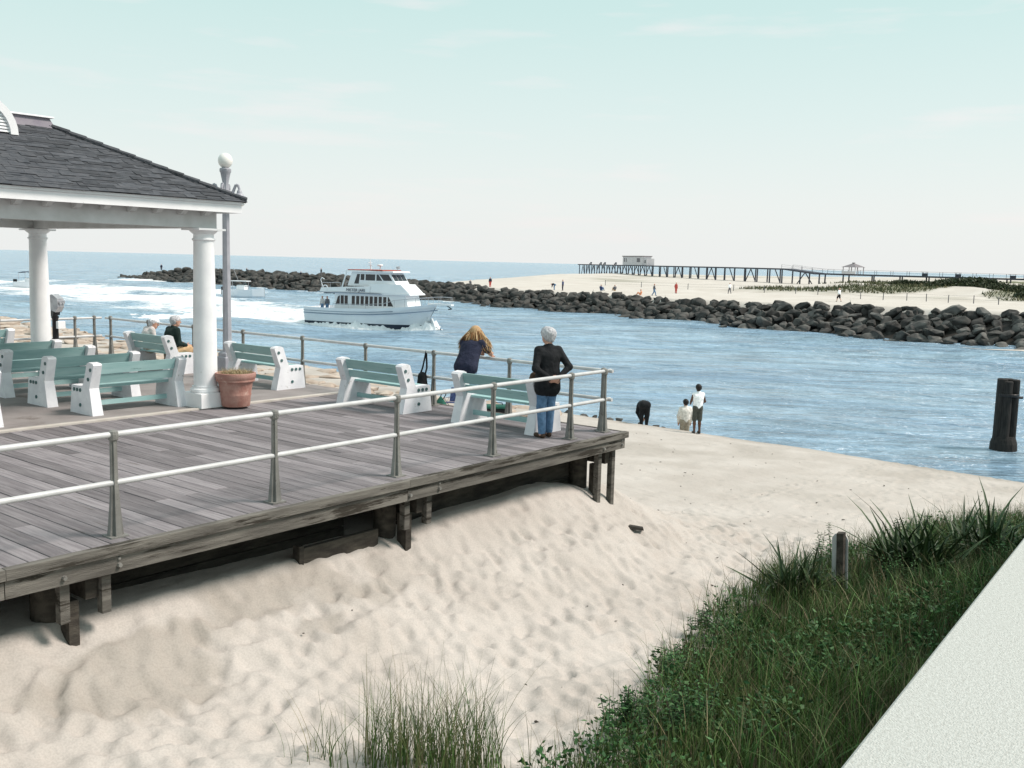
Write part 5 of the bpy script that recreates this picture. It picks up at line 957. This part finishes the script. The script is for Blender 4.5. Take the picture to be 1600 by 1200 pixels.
g4 = thing('shoulder_bag', 'black shoulder bag hanging from the end railing between two benches', 'bag', (.05, 4.12, .2))
V, F, _ = lump([((0, 0, .1), (0, .0, .34), .11, .085), ((0, .08, .08), (0, -.07, .1), .09, .09)]); npmesh('body', V, F, 'black_cloth', g4, smooth=True); MB().path([(0, .07, .34), (.05, .04, .5), (.1, 0, .82), (.08, -.04, .5), (0, -.06, .34)], .018, 6).build('strap', 'black_cloth', g4, False)
hb = thing('cap', 'brown cap left on top of the corner bench end', 'hat', (-1.0, .66, .885), R(60)); V, F, _ = lump([((0, 0, .03), (0, 0, .05), .085, .075)]); V[:, 2] = np.maximum(V[:, 2], .002); npmesh('crown', V, F, 'sandal', hb, smooth=True); V, F, _ = lump([((.06, -.03, .015), (.15, -.02, .01), .014, .01), ((.06, .03, .015), (.15, .02, .01), .014, .01), ((.06, 0, .015), (.16, 0, .01), .014, .01)], .006); npmesh('brim', V, F, 'sandal', hb, smooth=True)
# ================================================================ marker post in the dune
mk = thing('marker_post', 'dark leaning wooden post with a pale grey curved strip in the grass', 'post', (.49, -3.89, -1.9)); z0 = zb(.49, -3.89)
mk.location.z = z0
top = -1.02 - z0
MB().add([(-.045, -.05, -.2), (.045, -.05, -.2), (.045, .05, -.2), (-.045, .05, -.2), (-.06, .0, top), (.03, .0, top + .01), (.03, .1, top), (-.06, .1, top - .01)], [(3, 2, 1, 0), (4, 5, 6, 7), (0, 1, 5, 4), (1, 2, 6, 5), (2, 3, 7, 6), (3, 0, 4, 7)]).build('post', 'timber_dark', mk, False)
mb = MB(); q = [(.055 + .012 * math.cos(a_ * 2), -.085 + .235 * i / 6) for i, a_ in enumerate(np.linspace(-1.2, 1.2, 7))]
for i in range(6):
    (x0, y0), (x1, y1) = q[i], q[i + 1]; t0 = top - .05 - (.06 if i == 0 else 0); t1 = top - .05 - (.06 if i == 5 else 0); sft = .05
    mb.add([(x0, y0, -.1), (x1, y1, -.1), (x1, y1 + sft, t1), (x0, y0 + sft, t0), (x0 + .008, y0, -.1), (x1 + .008, y1, -.1), (x1 + .008, y1 + sft, t1), (x0 + .008, y0 + sft, t0)], [(0, 1, 2, 3), (7, 6, 5, 4), (4, 5, 1, 0), (5, 6, 2, 1), (6, 7, 3, 2), (7, 4, 0, 3)])
mb.build('strip', 'rail_pipe', mk, False)
# ================================================================ dune vegetation
def scatter(n_, rs, xr=(-13, 13), margin=0):
    X = rs.uniform(*xr, n_ * 2); Y = rs.uniform(-7.7, -2.3, n_ * 2); e_ = np.interp(X, VE_X, VE_Y) + .35 * fbm(X * .9, Y * .9, 3, 7) + margin; k = Y < e_; X, Y = X[k][:n_], Y[k][:n_]; return X, Y, hbeach(X, Y), (np.interp(X, VE_X, VE_Y) - Y)
GR = [(.036, .094, .023), (.053, .12, .032), (.022, .062, .018), (.043, .10, .032), (.06, .095, .032), (.10, .095, .05)]
X, Y, Z, ed = scatter(42000, np.random.default_rng(11)); n_ = len(X); V, F, cc = blades(n_, X, Y, Z - .02, .33, .012, .65, GR, 12, .5)
yel = sst(.0, .35, fbm(X * .8, Y * .8, 3, 101) + .25 * sst(-1, -6, X)); cc = (cc.reshape(n_, -1, 3) * (1 - .75 * yel[:, None, None]) + np.array([.08, .135, .035]) * rng.uniform(.6, 1.3, (n_, 1, 1)) * .75 * yel[:, None, None]).reshape(-1, 3)
tag(npmesh('dune_grass', V, F, 'foliage', col=cc), 'dense dark green dune grass in front of the parapet', kind='stuff')
X, Y, Z, ed = scatter(4200, np.random.default_rng(13), margin=.22); V, F, cc = blades(len(X), X, Y, Z - .02, .55, .007, .5, [(.15, .13, .07), (.22, .18, .10), (.09, .11, .04)], 14, .5, 4)
tag(npmesh('grass_stalks', V, F, 'foliage', col=cc), 'thin straw-coloured grass stalks rising along the dune edge', kind='stuff')
X, Y, Z, ed = scatter(16000, np.random.default_rng(23)); k = fbm(X * 1.1, Y * 1.1, 3, 29) > .05; X, Y, Z = X[k], Y[k], Z[k]; V, F, cc = blades(len(X), X, Y, Z - .02, .46, .012, .75, [(.085, .175, .045), (.11, .21, .06), (.06, .14, .035), (.16, .18, .08), (.22, .19, .11)], 24, .45, 4)
tag(npmesh('bright_dune_grass', V, F, 'foliage', col=cc), 'brighter yellow green grass tufts standing in the dune growth', kind='stuff')
# broad leafed ground cover
def leaves(cx, cy, cz, n_per, rad, hgt, size, cols, seed):
    rs = np.random.default_rng(seed); m_ = len(cx); N_ = m_ * n_per; a_ = rs.uniform(0, 6.28, N_); q = np.sqrt(rs.uniform(0, 1, N_)) * rad; P = np.c_[np.repeat(cx, n_per) + q * np.cos(a_), np.repeat(cy, n_per) + q * np.sin(a_), np.repeat(cz, n_per) + hgt * rs.uniform(.15, 1, N_) * (1.1 - (q / rad) ** 2 * .6)]
    d = np.c_[np.cos(a_), np.sin(a_), rs.uniform(-.3, .9, N_)] + rs.normal(0, .3, (N_, 3)); d /= np.linalg.norm(d, axis=1)[:, None]; s_ = np.cross(d, rs.normal(0, 1, (N_, 3))); s_ /= np.linalg.norm(s_, axis=1)[:, None]; L_ = size * rs.uniform(.6, 1.3, (N_, 1)); nrm_ = np.cross(d, s_)
    V = np.stack([P, P + d * L_ * .45 + s_ * L_ * .24 + nrm_ * L_ * .06, P + d * L_, P + d * L_ * .45 - s_ * L_ * .24 + nrm_ * L_ * .06], 1).reshape(-1, 3); k = np.arange(N_)[:, None, None] * 4; F = (k + np.array([[0, 1, 2], [0, 2, 3]])[None]).reshape(-1, 3); c_ = np.array(cols)[rs.integers(0, len(cols), N_)] * rs.uniform(.7, 1.3, (N_, 1)); return V, F, np.repeat(c_, 4, 0)
LC = [(.027, .085, .025), (.044, .118, .035), (.02, .058, .018), (.072, .145, .055)]
rs = np.random.default_rng(15); X, Y, Z, ed = scatter(1700, rs, margin=-.05); k = (fbm(X * .7, Y * .7, 3, 19) > .12) | ((ed < .45) & (X < -3)); V, F, cc = leaves(X[k], Y[k], Z[k], 30, .17, .42, .062, LC, 16)
tag(npmesh('leafy_ground_cover', V, F, 'foliage', col=cc), 'low leafy green plants growing through the dune grass', kind='stuff')
# leafy goldenrod-like plants at the dune edge
def leafy(label, x, y, n_st, h, seed):
    rs = random.Random(seed); z = zb(x, y); o = thing('leafy_plant', label, 'plant', (x, y, z), group='leafy plants along the dune edge'); mb = MB(); VV, CC = [], []; rr = np.random.default_rng(seed)
    for i in range(n_st):
        a_ = rs.uniform(0, 6.28); r_ = rs.uniform(0, .22); b_ = Vector((r_ * math.cos(a_), r_ * math.sin(a_), 0)); t_ = b_ + Vector((rs.uniform(-.12, .12), rs.uniform(-.12, .12), h * rs.uniform(.6, 1.1))); mb.tube(b_, t_, .005, .003, 4)
        for q in range(22):
            f = .25 + .75 * q / 21; p = np.array(b_.lerp(t_, f)); an = q * 2.4; d = V3((math.cos(an), math.sin(an), rs.uniform(.0, .6))); d /= np.linalg.norm(d); s_ = np.cross(d, (0, 0, 1)); L_ = .105 * (1.15 - f * .6) * rs.uniform(.8, 1.2); VV += [p, p + d * L_ * .45 + s_ * L_ * .17, p + d * L_ + V3((0, 0, -.02)), p + d * L_ * .45 - s_ * L_ * .17]; c_ = np.array(LC[rs.randrange(4)]) * rs.uniform(.7, 1.3); CC += [c_] * 4
    mb.build('stem', 'timber_dark', o, False); k = np.arange(len(VV) // 4)[:, None, None] * 4; npmesh('foliage', np.array(VV), (k + np.array([[0, 1, 2], [0, 2, 3]])[None]).reshape(-1, 3), 'foliage', o, col=np.array(CC))
for i, (x, y, n_s, h, lb) in enumerate(((-5.85, -4.2, 16, .5, 'leafy green plant at the lower left tip of the dune grass'), (-5.6, -4.7, 18, .5, 'bushy green plant at the bottom edge inside the dune grass'), (-4.1, -3.7, 14, .42, 'leafy plant on the dune edge, up from the lower tip'), (-2.3, -3.2, 12, .42, 'leafy plant halfway up the dune edge below the yucca'), (1.3, -4.4, 14, .45, 'leafy plant between the marker post and the large yucca'), (1.9, -3.1, 6, .75, 'tall sprig with dark leaves sticking up beside the large yucca'))): leafy(lb, x, y, n_s, h, 40 + i)
# yuccas: every leaf its own piece
LFM = []
for i in range(6):
    L_ = .50 + .05 * i; mb = MB(); rs = random.Random(i); bend = rs.uniform(.03, .3) + (.35 if i == 5 else 0)
    for j in range(6):
        t_ = j / 5; w_ = (.023 if j < 3 else .020) * (1 - t_ ** 2.2) + .001; x_ = L_ * t_; z_ = -bend * L_ * t_ ** 2.4; mb.v += [(x_, -w_, z_ + w_ * .5), (x_, 0, z_), (x_, w_, z_ + w_ * .5)]
        if j: k = (j - 1) * 3; mb.f += [(k, k + 1, k + 4, k + 3), (k + 1, k + 2, k + 5, k + 4)]; mb.mi += [0, 0]
    me = mb.mesh('leaf'); LFM.append(me)
mat('yucca', (.024, .055, .02), (.055, .09, .036), 6, .45, .1, 30, .35, wear=((.2, .18, .1), .30, 3)); [me.materials.append(MATS['yucca']) for me in LFM]
for i, (x, y, n_l, sc, lb) in enumerate(((.12, -3.35, 105, 1.35, 'spiky yucca left of the marker post'), (2.2, -4.4, 150, 1.75, 'large spiky yucca in the grass above the parapet'), (3.9, -5.0, 120, 1.7, 'spiky yucca at the right edge of the picture'), (-3.0, -3.28, 24, .6, 'small spiky yucca on the sand edge, lowest of the four'))):
    z = zb(x, y); o = thing('yucca', lb, 'plant', (x, y, z), group='yuccas on the dune'); rs = random.Random(i + 70)
    for q in range(n_l):
        lf = bpy.data.objects.new('leaf', LFM[rs.randrange(6)]); COL.objects.link(lf); lf.parent = o; el = R(rs.choice((rs.uniform(50, 88), rs.uniform(35, 82), rs.uniform(15, 60)))); lf.rotation_euler = Euler((rs.uniform(-.5, .5), -el, rs.uniform(0, 6.28)), 'XYZ'); r_ = .26 * math.sqrt(rs.random()) * sc * (.5 if sc < 1 else 1); a_ = rs.uniform(0, 6.28); lf.location = (r_ * math.cos(a_), r_ * math.sin(a_), .02); s_ = sc * rs.uniform(.65, 1.0); lf.scale = (s_, s_ * 1.05, s_)
# beach grass clump in the foreground
def clump(label, cx, cy, n_, rad, h, seed, name='beach_grass'):
    rs = np.random.default_rng(seed); a_ = rs.uniform(0, 6.28, n_); q = rad * np.sqrt(rs.uniform(0, 1, n_)); X, Y = cx + q * np.cos(a_) * 1.5 * .624 + q * np.sin(a_) * .78 * .6, cy - q * np.cos(a_) * 1.5 * .78 + q * np.sin(a_) * .62 * .6; Z = hbeach(X, Y); o = thing(name, label, 'grass', (cx, cy, zb(cx, cy)), group='beach grass clumps in the foreground')
    n1 = int(n_ * .72); V, F, cc = blades(n1, X[:n1], Y[:n1], Z[:n1] - .02, h * .72, .009, .55, [(.07, .145, .035), (.10, .18, .05), (.05, .10, .028), (.15, .18, .075)], seed + 1, .45, 4); npmesh('blades', V - np.array(o.location), F, 'foliage', o, col=cc)
    n2 = n_ - n1; V, F, cc = blades(n2, X[n1:], Y[n1:], Z[n1:] - .02, h, .007, .42, [(.16, .16, .08), (.20, .18, .10), (.10, .13, .05)], seed + 2, .35, 5); npmesh('stalks', V - np.array(o.location), F, 'foliage', o, col=cc)
clump('clump of tall thin beach grass at the bottom centre', -7.42, -3.25, 620, .4, .98, 80); clump('sparse beach grass at the left foot of the bottom clump', -7.95, -2.6, 60, .3, .6, 84)
# debris on the sand
rs = np.random.default_rng(90); n_ = 170; X = rs.uniform(-8, 16, n_); Y = rs.uniform(-3.2, 9, n_); k = ~((Y > -.4) & (X < .6)); X, Y = X[k], Y[k]; Z = hbeach(X, Y); L_ = []
for x, y, z in zip(X, Y, Z): s_ = random.uniform(.006, .02); L_.append(((x, y, z + .01), (s_ * random.uniform(1, 3), s_, s_ * .6), Euler((0, 0, random.uniform(0, 6))), random.randrange(14)))
tag(joined_rocks('beach_debris', L_, 'timber_dark', None), 'small dark bits of driftwood and pebbles on the sand', kind='stuff')
o = MB().add([(-.16, -.05, 0), (.16, -.06, 0), (.18, .05, 0), (-.14, .06, 0), (-.15, -.04, .05), (.15, -.05, .035), (.16, .04, .04), (-.13, .05, .06)], [(3, 2, 1, 0), (4, 5, 6, 7), (0, 1, 5, 4), (1, 2, 6, 5), (2, 3, 7, 6), (3, 0, 4, 7)]).build('driftwood', 'timber_dark'); o.location = (-.15, -.75, zb(-.15, -.75)); o.rotation_euler = (0, .1, R(-45)); tag(o, 'short dark driftwood piece on the sand by the corner pile', 'driftwood')
